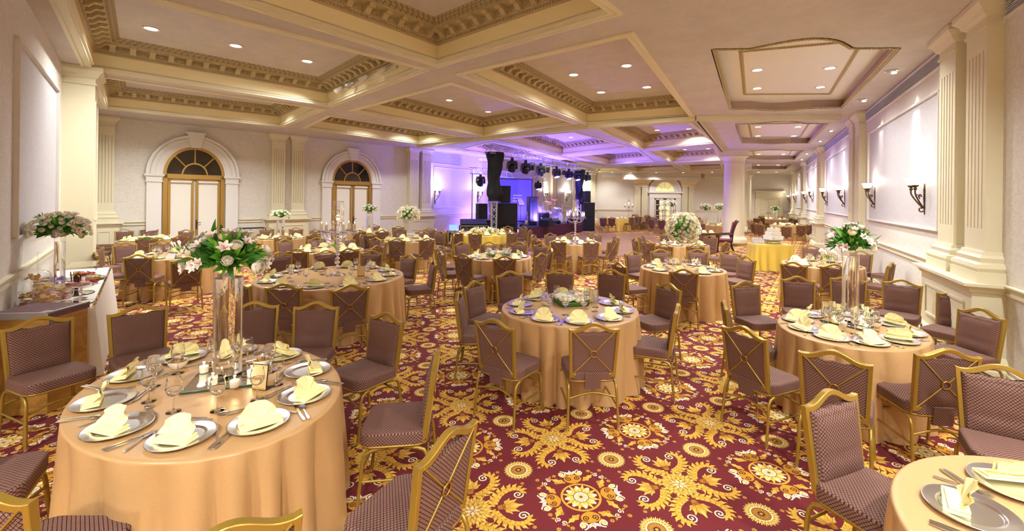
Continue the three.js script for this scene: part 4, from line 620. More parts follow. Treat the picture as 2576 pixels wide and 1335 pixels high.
const gl = [[0.0, 0.0], [0.036, 0.0], [0.036, 0.002], [0.012, 0.006], [0.0045, 0.014], [0.004, 0.06], [0.0045, 0.085], [0.012, 0.092], [0.027, 0.102], [0.037, 0.12], [0.04, 0.137], [0.038, 0.158], [0.0345, 0.18], [0.0325, 0.195]];
const gin = gl.slice(8).map((p) => [p[0] - 0.0012, p[1] + (p[1] < 0.11 ? 0.001 : 0)]).reverse(); W.glass = lathe([...gl, ...gin, [0.011, 0.0945], [0, 0.0935]], 28); W.glassFar = lathe(gl.filter((_, i) => ![2, 6, 8].includes(i)), 14);
W.waterG = lathe([[0, 0.0945], [0.0112, 0.0955], [0.0256, 0.1035], [0.0354, 0.1205], [0.0382, 0.134], [0, 0.134]], 28);
const bowlOutline = (a, b, n = 14) => { const o = []; for (let i = 0; i <= n; i++) o.push([Math.cos(i / n * 2 * Math.PI) * a, Math.sin(i / n * 2 * Math.PI) * b]); return o; };
function flatExtr(pts, t = 0.0022) { const g = extr(pts, t, 0.0006); g.rotateX(-Math.PI / 2); return g; } // outline in x (right), y (away) -> z = -y
W.spoon = (() => { const bowl = at(new THREE.SphereGeometry(1, 14, 8, 0, Math.PI * 2, Math.PI * 0.5, Math.PI * 0.5), 0, 0.008, -0.075, 0, 0, 0, [0.02, 0.008, 0.03]); const rim = at(new THREE.TorusGeometry(1, 0.035, 4, 18), 0, 0.008, -0.075, Math.PI / 2, 0, 0, [0.02, 0.03, 0.03]); return merge([bowl, rim, flatExtr([[-0.0035, -0.045 + 0.09], [0.0035, 0.045], [0.003, 0.0], [0.0075, -0.06], [0.006, -0.09], [-0.006, -0.09], [-0.0075, -0.06], [-0.003, 0]]).translate(0, 0.004, 0)]); })();
W.fork = (() => { const p = [[-0.003, 0], [-0.0075, -0.06], [-0.006, -0.09], [0.006, -0.09], [0.0075, -0.06], [0.003, 0], [0.004, 0.035], [0.0115, 0.05], [0.0115, 0.1], [0.0085, 0.1], [0.008, 0.062], [0.005, 0.062], [0.0045, 0.1], [0.0018, 0.1], [0.0013, 0.062], [-0.0013, 0.062], [-0.0018, 0.1], [-0.0045, 0.1], [-0.005, 0.062], [-0.008, 0.062], [-0.0085, 0.1], [-0.0115, 0.1], [-0.0115, 0.05], [-0.004, 0.035]]; return flatExtr(p).translate(0, 0.004, 0); })();
W.knife = flatExtr([[-0.006, -0.1], [0.006, -0.1], [0.0075, -0.07], [0.0055, 0.0], [0.0085, 0.01], [0.0095, 0.08], [0.006, 0.115], [-0.004, 0.11], [-0.0055, 0.0], [-0.0075, -0.07]]).translate(0, 0.003, 0);
W.bowl = lathe([[0, 0.0], [0.03, 0.0], [0.034, 0.004], [0.056, 0.03], [0.063, 0.052], [0.061, 0.053], [0.052, 0.03], [0.03, 0.008], [0, 0.007]], 28);
W.nuts = (() => { const r = rng(77), gs = []; for (let i = 0; i < 46; i++) { const a = r() * 6.28, q = Math.sqrt(r()) * 0.05; gs.push(at(new THREE.TorusGeometry(0.007, 0.0038, 4, 6, 4), Math.cos(a) * q, 0.042 + 0.016 * (1 - q / 0.05) + r() * 0.005, Math.sin(a) * q, r() * 3, r() * 3, r() * 3)); } gs.push(cyl(0.052, 0.04, 0.02, 14, 0, 0.033, 0)); return merge(gs); })();
const protos = {};
function place(key, build, pos, turn, label, group) { if (!protos[key]) { const t = build(); protos[key] = t; t.position.copy(pos); t.rotation.y = turn; t.userData.label = label; if (group) t.userData.group = group; return t; } return copyThing(protos[key], pos, turn, label, group); }
const single = (name, geo, mat, cat) => () => tag(mesh(name, geo, mat), '', cat);
function glassThing(far) { return () => { const t = thing('goblet', '', 'glass'); mesh('glass_body', far ? W.glassFar : W.glass, far ? MT.glass : MT.glassSolid, t); if (!far) mesh('water', W.waterG, MT.water, t); return t; }; }
function bowlThing() { const t = thing('nut_bowl', '', 'bowl'); mesh('dish', W.bowl, MT.ceramic, t); mesh('nuts', W.nuts, MT.nut, t).userData.kind = 'stuff'; mesh('serving_spoon', at(W.spoon.clone(), 0.045, 0.05, 0.0, 0.3, 1.3, 0.2), MT.steel, t); return t; }
function numberCard(c, num, turn, label) {
  const t = thing('number_card', label, 'table card', c, turn);
  mesh('frame', merge([box(0.105, 0.155, 0.004, 0, 0.0775, 0, -0.12), box(0.105, 0.004, 0.05, 0, 0.002, -0.02)]), MT.black, t);
  mesh('card', box(0.098, 0.148, 0.003, 0, 0.078, 0.004, -0.12), MT.card, t); mesh('border', merge([box(0.088, 0.002, 0.001, 0, 0.144, -0.0015, -0.12), box(0.088, 0.002, 0.001, 0, 0.012, 0.0145, -0.12)]), MT.goldTube, t);
  const g = new TextGeometry(num, { font: FONT, size: 0.078, depth: 0.002, curveSegments: 5 }); g.computeBoundingBox(); const b = g.boundingBox; g.translate(-(b.min.x + b.max.x) / 2, 0.04, 0.0045); g.rotateX(-0.12); mesh('numeral', g, MT.black, t); return t;
}
const HUR = lathe([[0.0, 0.0], [0.026, 0.0], [0.03, 0.004], [0.034, 0.07], [0.032, 0.07], [0.027, 0.006]], 16), WAXG = lathe([[0, 0.006], [0.025, 0.006], [0.028, 0.05], [0.02, 0.047], [0, 0.045]], 16), FLM = lathe([[0, 0.0], [0.004, 0.006], [0.0045, 0.011], [0.002, 0.02], [0, 0.024]], 8, 0, 0.05, 0);
function votive(pos, label, group, lit = true) {
  place('votive', () => { const t = thing('votive_candle', '', 'candle'); mesh('glass_cup', HUR, MT.glass, t); mesh('wax', WAXG, MT.wax, t); mesh('flame', FLM, MT.flame, t); return t; }, pos, 0, label, group);
  if (lit) { const L = new THREE.PointLight(new THREE.Color(1, 0.72, 0.35), 0.04, 0, 2); L.position.set(pos.x, pos.y + 0.062, pos.z); L.castShadow = true; L.shadow.radius = 0.4; L.name = 'candle_light'; scene.add(L); }
}
const tables = {}, seats = [];
function table(key, px, py, R, opt) {
  const c = opt.at || flat(P(px, py, TH)), t = thing('banquet_table', opt.label, 'table', c, 0, null), near = opt.near;
  const sk = opt.oval ? opt.oval * c.x / c.z : 0, lean = (g) => { const p = g.attributes.position; for (let i = 0; i < p.count; i++) p.setX(i, p.getX(i) + sk * p.getZ(i)); g.computeVertexNormals(); return g; };   // these two tables are slightly oval
  mesh('tablecloth', lean(clothGeo(R, TH, opt.seed || px, near ? 260 : 130, opt.folds || Math.round(R * 26), near ? 0.09 : 0.075)), opt.mat || MT.satin, t);
  mesh('tabletop', lean(cyl(R - 0.02, R - 0.02, 0.025, 32, 0, TH - 0.018, 0)), MT.ply, t);
  tables[key] = { c, R: R * (opt.oval ? 1.04 : 1), name: opt.tn, near };
  // chairs: pixel of the middle of the top rail, third entry a turn, or a label ending
  (opt.chairs || []).forEach((ch) => {
    const b = flat(P(ch[0], ch[1], 0.93)), dir = c.clone().sub(b).normalize(), p = b.clone().add(dir.clone().multiplyScalar(0.265));
    seats.push({ p, p0: p.clone(), c, R, tn: opt.tn, extra: ch[2] });
  });
  // settings
  const rel = opt.ph ? flat(P(opt.ph[0], opt.ph[1], TH)).sub(c) : null, n = opt.n || 0, ph = rel ? Math.atan2(rel.x, rel.z) : opt.phase || 0, r = rng(px * 7 + 3), y = TH + 0.002;
  for (let i = 0; i < n; i++) {
    const a = ph + i * 2 * Math.PI / n, out = V(Math.sin(a), 0, Math.cos(a)), side = V(out.z, 0, -out.x), q = (o, s) => { const v = out.clone().multiplyScalar(o).add(side.clone().multiplyScalar(s)), w = out.clone().multiplyScalar(o); return c.clone().add(v).add(V(sk * w.z, 0, 0)).setY(y); }, rp = R - (opt.in || 0.2);
    const turn = a;
    place(near ? 'charger' : 'chargerFar', single('charger_plate', near ? W.charger : W.chargerFar, MT.silver, 'plate'), q(rp, 0), turn, 'round silver charger plate with wide rim on ' + opt.tn, 'chargers on ' + opt.tn);
    const k = Math.floor(r() * 3); place('napkin' + k, single('napkin', W.napkins[k], MT.napkin, 'napkin'), q(rp, 0).setY(y + 0.006), turn + (r() - 0.5) * 0.7, 'pale yellow napkin folded to a fan on ' + opt.tn, 'napkins on ' + opt.tn);
    if (!opt.noGlass) place(near ? 'goblet' : 'gobletFar', glassThing(!near), q(rp - 0.27 + (r() - 0.5) * 0.03, 0.1), turn, 'stemmed water goblet standing on ' + opt.tn, 'goblets on ' + opt.tn);
    if (opt.cut) {
      place('fork', single('fork', W.fork, MT.steel, 'cutlery'), q(rp + 0.02, -0.195), turn, 'steel dinner fork left of a charger on ' + opt.tn, 'forks on ' + opt.tn);
      place('knife', single('knife', W.knife, MT.steel, 'cutlery'), q(rp + 0.02, 0.19), turn, 'steel dinner knife right of a charger on ' + opt.tn, 'knives on ' + opt.tn);
      place('spoon', single('spoon', W.spoon, MT.steel, 'cutlery'), q(rp + 0.03, 0.215), turn - 0.05, 'steel soup spoon beside a knife on ' + opt.tn, 'soup spoons on ' + opt.tn);
      if (opt.cut > 1) {
        place('spoon', single('spoon', W.spoon, MT.steel, 'cutlery'), q(rp - 0.2, -0.02), turn + 1.45, 'small steel dessert spoon above a charger on ' + opt.tn, 'dessert spoons on ' + opt.tn);
        place('fork', single('fork', W.fork, MT.steel, 'cutlery'), q(rp - 0.175, 0.0), turn - 1.65, 'small steel dessert fork above a charger on ' + opt.tn, 'dessert forks on ' + opt.tn);
      }
    }
  }
  for (const [bx, by] of opt.bowls || []) place('bowl', bowlThing, P(bx, by, TH + 0.002), bx, 'small white bowl of mixed nuts on ' + opt.tn, 'nut bowls on ' + opt.tn);
  return c;
}
table('t2', 540, 970, 0.82, { near: 1, oval: 0.5, seed: 21, folds: 19, n: 10, ph: [590, 1105], cut: 2, in: 0.2, tn: 'table two', label: 'round table in gold satin with number two card and tall cylinder bouquet', bowls: [[448, 925], [659, 920]],
  chairs: [[94, 796, 'beside the plywood cabinet at table two'], [347, 766, 'between the buffet skirt and table two'], [642, 757, 'right behind the tall vase of table two'], [797, 757], [978, 785, 'at table two, opposite the plywood cabinet'], [1107, 884, 'at table two, side turned to table seven'], [1140, 1085, 'beside table two, backing onto the open carpet'], [570, 1330, 'with only its top rail showing before table two'], [-25, 1200], [-75, 1000]] });
table('t7', 1432, 774, 0.77, { near: 1, seed: 23, folds: 19, n: 10, ph: [1453, 803], cut: 1, tn: 'table seven', label: 'round table in gold satin with number seven card and low rose tray', bowls: [[1376, 768]],
  chairs: [[1280, 681], [1408, 676], [1540, 677], [1188, 706], [1148, 734], [1239, 804, 'at table seven, back turned toward table two'], [1497, 814, 'at table seven, back turned toward the open carpet'], [1653, 759, 'at table seven, back turned toward table six'], [1686, 712]] });
table('t6', 2138, 822, 0.69, { near: 1, oval: 0.35, seed: 25, folds: 19, n: 10, ph: [2107, 868], cut: 1, tn: 'table six', label: 'round table in gold satin with number six card and tall vase on mirror', bowls: [[2200, 822], [2112, 778]],
  chairs: [[1871, 706], [1816, 755], [1866, 822, 'at table six, back turned toward the open carpet'], [2098, 884, 'at table six, back turned toward the corner table'], [2391, 880, 'at table six, its back toward the wall'], [2475, 776], [2417, 733, 'at table six against the pilaster plinth'], [2270, 703], [2134, 693], [2006, 694]] });
table('t9', 836, 694, 1.06, { near: 1, seed: 27, folds: 24, n: 12, phase: 0.15, cut: 1, tn: 'the large candelabra table', label: 'large round gold satin table with tall crystal candelabra and folded card', bowls: [[812, 690], [886, 678]],
  chairs: [[716, 711], [882, 717], [1032, 639], [1096, 655], [702, 634], [820, 629], [936, 629], [612, 672], [606, 706]] });
table('t0', 2450, 1290, 0.75, { at: V(2.16, 0, -1.42), near: 1, seed: 29, n: 8, ph: [2450, 1290], in: 0.25, cut: 1, tn: 'the nearest corner table', noGlass: true, label: 'round gold satin table with one charger in view beside two chairs',
  chairs: [[2140, 1003, 'at the corner table, standing on open carpet'], [2514, 916, 'at the corner table beside the wall baseboard']] });
table('t15', 1717, 675, 0.74, { near: 1, seed: 31, n: 9, phase: 0.3, tn: 'the rose ball table', label: 'round gold satin table with tall trumpet vase and ball of roses',
  chairs: [[1720, 677], [1590, 631], [1840, 631], [1881, 645], [1661, 626], [1756, 626], [1555, 660]] });
table('tx', 1716, 614, 0.72, { seed: 33, n: 8, phase: 0.2, tn: 'the calla lily table', label: 'round gold satin table with calla lilies behind the rose ball table',
  chairs: [[1670, 613], [1750, 614], [1624, 604], [1620, 592], [1600, 600], [1676, 586], [1733, 586], [1789, 592], [1810, 607]] });
table('tb', 1254, 645, 0.7, { near: 1, seed: 35, n: 9, phase: 0.1, tn: 'the low rose bed table', label: 'round gold satin table with low bed of white roses beyond table seven',
  chairs: [[1161, 639], [1270, 644], [1354, 635], [1104, 617], [1108, 632], [1160, 608], [1230, 608], [1308, 608], [1362, 612], [1389, 624]] });
table('tc', 1447, 609, 0.74, { seed: 37, n: 9, phase: 0.2, tn: 'the candelabra table by the dance floor', label: 'round gold satin table with slim crystal candelabra by the dance floor',
  chairs: [[1404, 602], [1484, 604], [1534, 602], [1551, 593], [1385, 586], [1441, 583], [1499, 585], [1350, 590], [1353, 600]] });
table('td', 1218, 586, 1.15, { seed: 39, n: 11, phase: 0.2, mat: MT.yellowCloth, tn: 'the yellow candle table', label: 'large round table under a yellow cloth with candles and flowers',
  chairs: [[1164, 580], [1186, 583], [1281, 581], [1312, 577], [1263, 567], [1285, 568], [1130, 579], [1103, 575]] });
table('te', 1027, 603, 0.76, { seed: 41, n: 9, phase: 0.2, tn: 'the trumpet vase table', label: 'round gold satin table with slim trumpet vase beside the pilasters',
  chairs: [[998, 600], [1075, 598], [922, 587], [944, 597], [1110, 581], [1126, 588], [990, 568], [1006, 574], [1062, 579], [1082, 573]] });
table('tf', 827, 628, 0.76, { seed: 43, n: 9, phase: 0.3, tn: 'the table behind the candelabra', label: 'round gold satin table with calla flowers behind the large candelabra table',
  chairs: [[767, 622], [877, 625], [797, 596], [692, 615], [714, 601], [950, 617], [868, 598], [935, 604]] });
table('tg', 706, 598, 0.68, { seed: 45, n: 8, phase: 0.3, tn: 'the table by the pilaster pair', label: 'round gold satin table with small tall bouquet by the pilaster pair',
  chairs: [[712, 592], [777, 587], [671, 572], [745, 572], [795, 576]] });
table('th', 930, 583, 0.7, { seed: 47, n: 8, phase: 0.3, tn: 'the table before the second arched door', label: 'round gold satin table with small tall bouquet before the second arched door',
  chairs: [[903, 578], [962, 578], [932, 588], [941, 564]] });
table('ti', 432, 642, 0.72, { near: 1, seed: 49, n: 9, phase: 0.2, tn: 'the table with the white card', label: 'round gold satin table with white folded card beside the buffet',
  chairs: [[347, 640], [284, 631], [471, 647], [230, 617], [312, 609], [406, 605], [492, 612]] });
table('tj', 372, 603, 0.66, { seed: 51, n: 8, phase: 0.1, tn: 'the table before the first arched door', label: 'round gold satin table with low glowing flowers before the first arched door',
  chairs: [[280, 590], [370, 594], [450, 591], [250, 577], [312, 576], [376, 573], [470, 577], [502, 583]] });
table('tm', 2067, 664, 0.7, { near: 1, seed: 53, n: 9, phase: 0.2, tn: 'the aisle table behind table six', label: 'round gold satin table with white centre runner behind table six', bowls: [[2066, 664]],
  chairs: [[1998, 659], [2098, 664], [2205, 656], [2238, 636], [2186, 632], [2042, 617]] });
table('tn', 1978, 566, 0.75, { seed: 55, n: 8, tn: 'the aisle table beyond the cake', label: 'round gold satin table in the aisle beyond the wedding cake',
  chairs: [[1910, 562], [1978, 567], [2016, 564], [2036, 562], [1886, 552], [1898, 560], [1925, 557], [2025, 551], [2003, 548]] });
table('to', 1950, 551, 0.8, { seed: 57, n: 8, tn: 'the last aisle table', label: 'round gold satin table with dark bouquet at the end of the aisle',
  chairs: [[1915, 541], [1903, 547], [1938, 545], [1975, 545], [1990, 547], [1962, 541]] });
table('tp', 1548, 549, 0.95, { seed: 59, n: 8, mat: MT.yellowCloth, tn: 'the yellow far table', label: 'yellow draped round table beyond the dance floor by the far speakers',
  chairs: [[1519, 546], [1537, 546], [1579, 543], [1590, 545]] });
table('tq', 1606, 547, 0.8, { seed: 61, n: 8, tn: 'the far table left of the lit door', label: 'round gold satin table left of the lit far door',
  chairs: [[1606, 542], [1627, 540], [1632, 543], [1597, 538]] });
table('tr', 1690, 556, 0.8, { seed: 63, n: 8, tn: 'the far table before the lit door', label: 'round gold satin table before the lit far door behind the rose ball',
  chairs: [[1639, 550], [1646, 544], [1662, 551], [1700, 548]] });
table('ts', 1793, 566, 0.85, { seed: 65, n: 8, tn: 'the far table beside the column', label: 'round gold satin table with two round bouquets beside the column',
  chairs: [[1787, 558], [1813, 558], [1754, 545], [1765, 550]] });
const obstacles = [...Object.values(tables), { c: V(ray(1244, 500).x * 17.1, 0, -17.1), R: 0.25 }, { c: flat(P(1936, 612, TH)), R: 0.55 }];
// keep chairs clear of the cloths and of each other
for (let it = 0; it < 90; it++) {
  for (const s of seats) { for (const t of obstacles) { const v = s.p.clone().sub(t.c), d = v.length(), m = t.R + (t.c === s.c ? (t.near ? 0.16 : 0.3) : 0.33); if (d < m) s.p.add(v.normalize().multiplyScalar(m - d)); } s.p.add(s.p0.clone().sub(s.p).multiplyScalar(it < 55 ? 0.02 : 0)); }
  for (let i = 0; i < seats.length; i++) for (let j = i + 1; j < seats.length; j++) { const v = seats[i].p.clone().sub(seats[j].p), d = v.length(); if (d < 0.53) { v.normalize().multiplyScalar((0.53 - d) * 0.5); seats[i].p.add(v); seats[j].p.sub(v); } }
}
for (const s of seats) { const dir = s.c.clone().sub(s.p).normalize(); makeChair(s.p, Math.atan2(dir.x, dir.z), 'brown patterned banquet chair with gold frame ' + (s.extra || 'at ' + s.tn), s.extra ? null : 'chairs at ' + s.tn); }
numberCard(P(655, 978, TH + 0.002), '2', -0.2, 'tilted gold card in stand with black number two');
numberCard(P(1493, 760, TH + 0.002), '7', -0.25, 'gold card in stand with black number seven');
numberCard(P(2080, 793, TH + 0.002), '6', -0.4, 'gold card in stand with black number six');
numberCard(P(908, 694, TH + 0.002), '9', 0.25, 'gold card in stand with black number nine');
tag(mesh('place_card', at(merge([box(0.16, 0.11, 0.004, 0, 0.05, 0.02, -0.4), box(0.16, 0.11, 0.004, 0, 0.05, -0.02, 0.4)]), 0, 0, 0), MT.white), 'blank white folded card on the table beside the buffet', 'card').position.copy(P(432, 650, TH + 0.002));
// ---------- flowers ----------
const petalG = (L, w, cup, curl, nu = 3, nv = 3) => surf((u, v) => { const x = (u - 0.5) * 2, k = Math.sin(Math.PI * (0.18 + 0.82 * v) * 0.86), ww = w * k; return [x * ww, L * v - curl * v * v * 0.4, cup * (x * x * 0.6 + 0.2) * v - curl * Math.max(0, v - 0.6) * 1.6]; }, nu, nv);
function roseGeo(r, rich) { // petals wrapped round a ball, each layer looser and rolling out at the lip
  const gs = [at(new THREE.SphereGeometry(r * 0.34, 7, 5), 0, r * 0.62, 0, 0, 0, 0, [1, 1.1, 1])], L = rich ? [[3, 0.36, 1.15, 1.3], [4, 0.52, 1.02, 1.1], [5, 0.7, 0.86, 0.95], [6, 0.88, 0.6, 0.85]] : [[3, 0.5, 1.05, 1.2], [5, 0.86, 0.7, 0.95]];
  L.forEach(([n, q, top, w], k) => { for (let i = 0; i < n; i++) { const a0 = i * 2 * Math.PI / n + k * 0.8; gs.push(surf((u, v) => { const x = (u - 0.5) * 2, az = a0 + x * w, el = -1.35 + v * (top + 1.35) - 0.28 * x * x * v, lip = Math.pow(v, 5) * (0.05 + 0.14 * q), rad = r * q * (1 + lip + 0.05 * x); return [Math.cos(el) * Math.cos(az) * rad, r * 0.55 + Math.sin(el) * r * (0.55 + q * 0.22) + 0.02 * r * k, Math.cos(el) * Math.sin(az) * rad]; }, rich ? 4 : 3, rich ? 4 : 3)); } }); return merge(gs); }
const lilyG = (() => { const gs = []; for (let i = 0; i < 6; i++) { const p = petalG(0.044, 0.013, -0.01, -0.016, 2, 4); at(p, 0, 0, 0, 0.75, 0, 0); at(p, 0, 0, 0, 0, i * Math.PI / 3, 0); gs.push(p); } return merge(gs); })();
const lilyP = (() => { const gs = []; for (let i = 0; i < 3; i++) { const p = petalG(0.026, 0.0028, -0.003, -0.007, 2, 3); at(p, 0, 0.002, 0, 0.72, 0, 0); at(p, 0, 0.003, 0, 0, i * 2 * Math.PI / 3, 0); gs.push(p); } gs.push(cyl(0.001, 0.001, 0.03, 4, 0.003, 0.02, 0), cyl(0.001, 0.001, 0.03, 4, -0.003, 0.02, 0.002)); return merge(gs); })();
const leafG = [0, 1, 2].map((k) => { const L = [0.11, 0.13, 0.09][k], w = [0.016, 0.014, 0.02][k], c = [0.03, 0.05, 0.02][k]; return surf((u, v) => { const x = (u - 0.5) * 2, ww = w * Math.sin(Math.PI * Math.pow(v, 0.8) * 0.98 + 0.03); return [x * ww, L * v, -c * v * v + Math.abs(x) * ww * 0.35]; }, 2, 5); });
const rosesBig = [roseGeo(0.034, true), roseGeo(0.029, true)], roseSmall = roseGeo(0.036, false);
const up = V(0, 1, 0), Q = new THREE.Quaternion();
function aim(m, dir, spin) { Q.setFromUnitVectors(up, dir.clone().normalize()); m.quaternion.copy(Q).multiply(new THREE.Quaternion().setFromAxisAngle(up, spin)); }
// flowers and leaves over an ellipsoid centred at c in the group's frame
function bouquet(G, c, rx, ry, o) {
  const r = rng(o.seed), sz = o.size || 1, dirAt = (lo) => { const a = r() * 6.283, y = lo + (1 - lo) * r(), q = Math.sqrt(Math.max(0, 1 - y * y)); return V(Math.cos(a) * q, y, Math.sin(a) * q); };
  const pt = (d, k) => V(c.x + d.x * rx * k, c.y + d.y * ry * k, c.z + d.z * rx * k), mats = [MT.leafA, MT.leafB, MT.leafC];
  const loose = [[], [], []];
  for (let i = 0; i < o.leaves; i++) { const d = dirAt(o.low ?? -0.25), k = 0.15 + 0.45 * r(), p = pt(d, k), g = leafG[i % 3], s = sz * (0.8 + r() * 0.5), mi = Math.floor(r() * 3), dd = d.clone().add(V((r() - 0.5) * 0.9, (r() - 0.35) * 0.7, (r() - 0.5) * 0.9));
    if (o.rich) { const m = mesh('leaf', g, mats[mi], G); m.position.copy(p); aim(m, dd, r() * 6.28); m.scale.setScalar(s); }
    else { const q = new THREE.Quaternion().setFromUnitVectors(up, dd.normalize()).multiply(new THREE.Quaternion().setFromAxisAngle(up, r() * 6.28)); loose[mi].push(g.clone().applyMatrix4(new THREE.Matrix4().compose(p, q, V(s, s, s)))); } }
  mesh('flower_foam', sph(1, c.x, c.y, c.z, 14, 10, [rx * 0.36, ry * 0.4, rx * 0.36]), MT.leafC, G);
  loose.forEach((l, i) => { if (l.length) mesh('foliage', merge(l), mats[i], G).userData.kind = 'stuff'; });
  const n = o.roses, fl = o.lilies || 0;
  for (let i = 0; i < n; i++) { const y = (o.low ?? -0.2) + (1 - (o.low ?? -0.2)) * (i + 0.5) / n, a = i * 2.39996 + r() * 0.4, q = Math.sqrt(Math.max(0, 1 - y * y)), d = V(Math.cos(a) * q, y, Math.sin(a) * q); const m = mesh('rose', o.rich ? rosesBig[i % 2] : roseSmall, r() < 0.5 ? MT.rose : MT.roseW, G); m.position.copy(pt(d, 0.82 + 0.14 * r())); aim(m, d.clone().add(V(0, 0.25, 0)), r() * 6.28); m.scale.setScalar(sz * (1.05 + 0.4 * r()) * (o.roseScale || 1)); }
  for (let i = 0; i < fl; i++) { const d = dirAt(o.low ?? -0.1), m = mesh('lily', lilyG, MT.lily, G); m.position.copy(pt(d, 0.92 + 0.14 * r())); aim(m, d.clone().add(V(0, 0.2, 0)), r() * 6.28); m.scale.setScalar(sz * (0.9 + 0.3 * r())); mesh('lily_throat', lilyP, MT.pink, m); }
}
function cylVase(G, r, h, fill = 0.9) { mesh('water', cyl(r * 0.955, r * 0.955, h * fill - 0.024, 40, 0, 0.023 + (h * fill - 0.024) / 2, 0), MT.water, G); mesh('glass_wall', lathe([[r * 0.98, 0.02], [r, 0.02], [r, h], [r * 0.965, h], [r * 0.965, 0.022]], 40), MT.glass, G); mesh('glass_foot', lathe([[0, 0], [r * 0.99, 0], [r, 0.004], [r, 0.02], [0, 0.02]], 40), MT.crystal, G); }
function trumpetVase(G, r0, r1, h) { mesh('glass_wall', lathe([[0, 0], [r0 * 1.7, 0], [r0 * 1.7, 0.012], [r0, 0.03], [r0 * 0.7, h * 0.15], [r0 * 0.9, h * 0.5], [r1 * 0.75, h * 0.9], [r1, h]], 28), MT.glass, G); }
function tall(pos, label, o) { const G = thing('flower_vase', label, 'flowers', pos); o.trumpet ? trumpetVase(G, o.r * 0.6, o.r * 1.3, o.h) : cylVase(G, o.r, o.h); bouquet(G, V(0, o.h + o.ry * 0.32, 0), o.rx, o.ry, o); return G; }
const Y0 = TH + 0.003;
// mirror plate under a vase
function mirrorPlate(p, s, turn, label) { const G = thing('mirror_plate', label, 'mirror', p, turn); mesh('mirror_face', box(s, 0.002, s, 0, 0.013, 0), MT.mirror, G); mesh('glass_edge', rbox(s + 0.004, 0.012, s + 0.004, 0.002, 0, 0.006, 0), MT.mirrorEdge, G); }
{
  const p = P(572, 950, Y0); mirrorPlate(p, 0.4, 0.35, 'square thick mirror slab below the tall vase on table two');
  tall(p.clone().setY(Y0 + 0.014), 'tall glass cylinder with leaves, roses and lilies on table two', { seed: 5, r: 0.085, h: 0.74, rx: 0.23, ry: 0.17, leaves: 280, roses: 12, lilies: 26, rich: true, low: -0.35, size: 1.05 });
  for (const [x, y] of [[513, 938], [535, 968], [633, 948], [590, 975]]) votive(P(x, y, Y0 + 0.014), 'lit votive candle in glass on the table two mirror', 'votives on table two');
  const q = P(2138, 812, Y0); mirrorPlate(q, 0.38, 0.5, 'square thick mirror slab below the tall vase on table six');
  tall(q.clone().setY(Y0 + 0.014), 'tall glass cylinder with leafy rose and lily bouquet on table six', { seed: 9, r: 0.073, h: 0.74, rx: 0.2, ry: 0.18, leaves: 230, roses: 9, lilies: 24, rich: true, low: -0.3 });
  for (const [x, y] of [[2099, 812], [2122, 822], [2165, 818]]) votive(P(x, y, Y0 + 0.014), 'lit votive candle in glass on the table six mirror', 'votives on table six');
  tall(tables.t15.c.clone().setY(Y0), 'tall trumpet vase with big ball of cream roses', { seed: 13, trumpet: true, r: 0.075, h: 0.62, rx: 0.3, ry: 0.3, leaves: 150, roses: 120, rich: true, low: -0.85, size: 1.0, roseScale: 1.05 });
  tall(tables.te.c.clone().setY(Y0), 'slim trumpet vase with domed cream rose ball beside the pilasters', { seed: 17, trumpet: true, r: 0.07, h: 0.62, rx: 0.33, ry: 0.27, leaves: 160, roses: 70, low: -0.5 });
  tall(tables.tg.c.clone().setY(Y0), 'cylinder vase with low white bouquet by the pilaster pair', { seed: 19, r: 0.11, h: 0.6, rx: 0.25, ry: 0.15, leaves: 110, roses: 22, low: -0.1 });
  tall(tables.th.c.clone().setY(Y0), 'cylinder vase with low white bouquet before the second arched door', { seed: 23, r: 0.11, h: 0.72, rx: 0.24, ry: 0.17, leaves: 110, roses: 20, low: -0.1 });
  tall(tables.to.c.clone().setY(Y0), 'cylinder vase with dark green bouquet at the last aisle table', { seed: 27, r: 0.14, h: 0.62, rx: 0.3, ry: 0.22, leaves: 140, roses: 8, low: -0.1, size: 1.2 });
  const ts = tables.ts.c; tall(ts.clone().add(V(-0.38, Y0, 0)), 'larger of two pale round bouquets beside the column', { seed: 29, r: 0.1, h: 0.75, rx: 0.34, ry: 0.24, leaves: 120, roses: 45, low: -0.3, size: 1.1 });
  tall(ts.clone().add(V(0.42, Y0, -0.2)), 'smaller of two pale round bouquets beside the column', { seed: 31, r: 0.1, h: 0.78, rx: 0.27, ry: 0.24, leaves: 90, roses: 36, low: -0.3, size: 1.1 });
  tall(tables.tr.c.clone().setY(Y0), 'pale bouquet on a tall vase before the lit far door', { seed: 33, r: 0.09, h: 0.95, rx: 0.26, ry: 0.2, leaves: 100, roses: 40, low: -0.2, size: 1.1 });
}
// low beds
function lowBed(pos, turn, w, d, nx, nz, label, glow) {
  const G = thing('flower_tray', label, 'flowers', pos, turn), r = rng(nx * 31 + nz);
  mesh('leaf_box', rbox(w, 0.045, d, 0.012, 0, 0.0225, 0), MT.leafC, G);
  for (let i = 0; i < nx; i++) for (let j = 0; j < nz; j++) { const m = mesh('rose', glow ? rosesBig[(i + j) % 2] : roseSmall, r() < 0.4 ? MT.rose : MT.roseW, G); m.position.set(-w / 2 + (i + 0.5) * w / nx + (r() - 0.5) * 0.01, 0.045 + 0.02 * r(), -d / 2 + (j + 0.5) * d / nz + (r() - 0.5) * 0.01); aim(m, V((r() - 0.5) * 0.7, 1, (r() - 0.5) * 0.7), r() * 6.28); m.scale.setScalar(glow ? 1.15 : 1.05); }
  return G;
}
lowBed(P(1435, 762, Y0), 0.3, 0.34, 0.34, 6, 6, 'square leaf wrapped tray of white roses on table seven', true);
lowBed(P(1254, 643, Y0), 0.4, 0.42, 0.3, 7, 5, 'low bed of white roses on the table beyond table seven');
lowBed(tables.tj.c.clone().setY(Y0), 0.2, 0.4, 0.25, 7, 4, 'low bed of white roses before the first arched door');
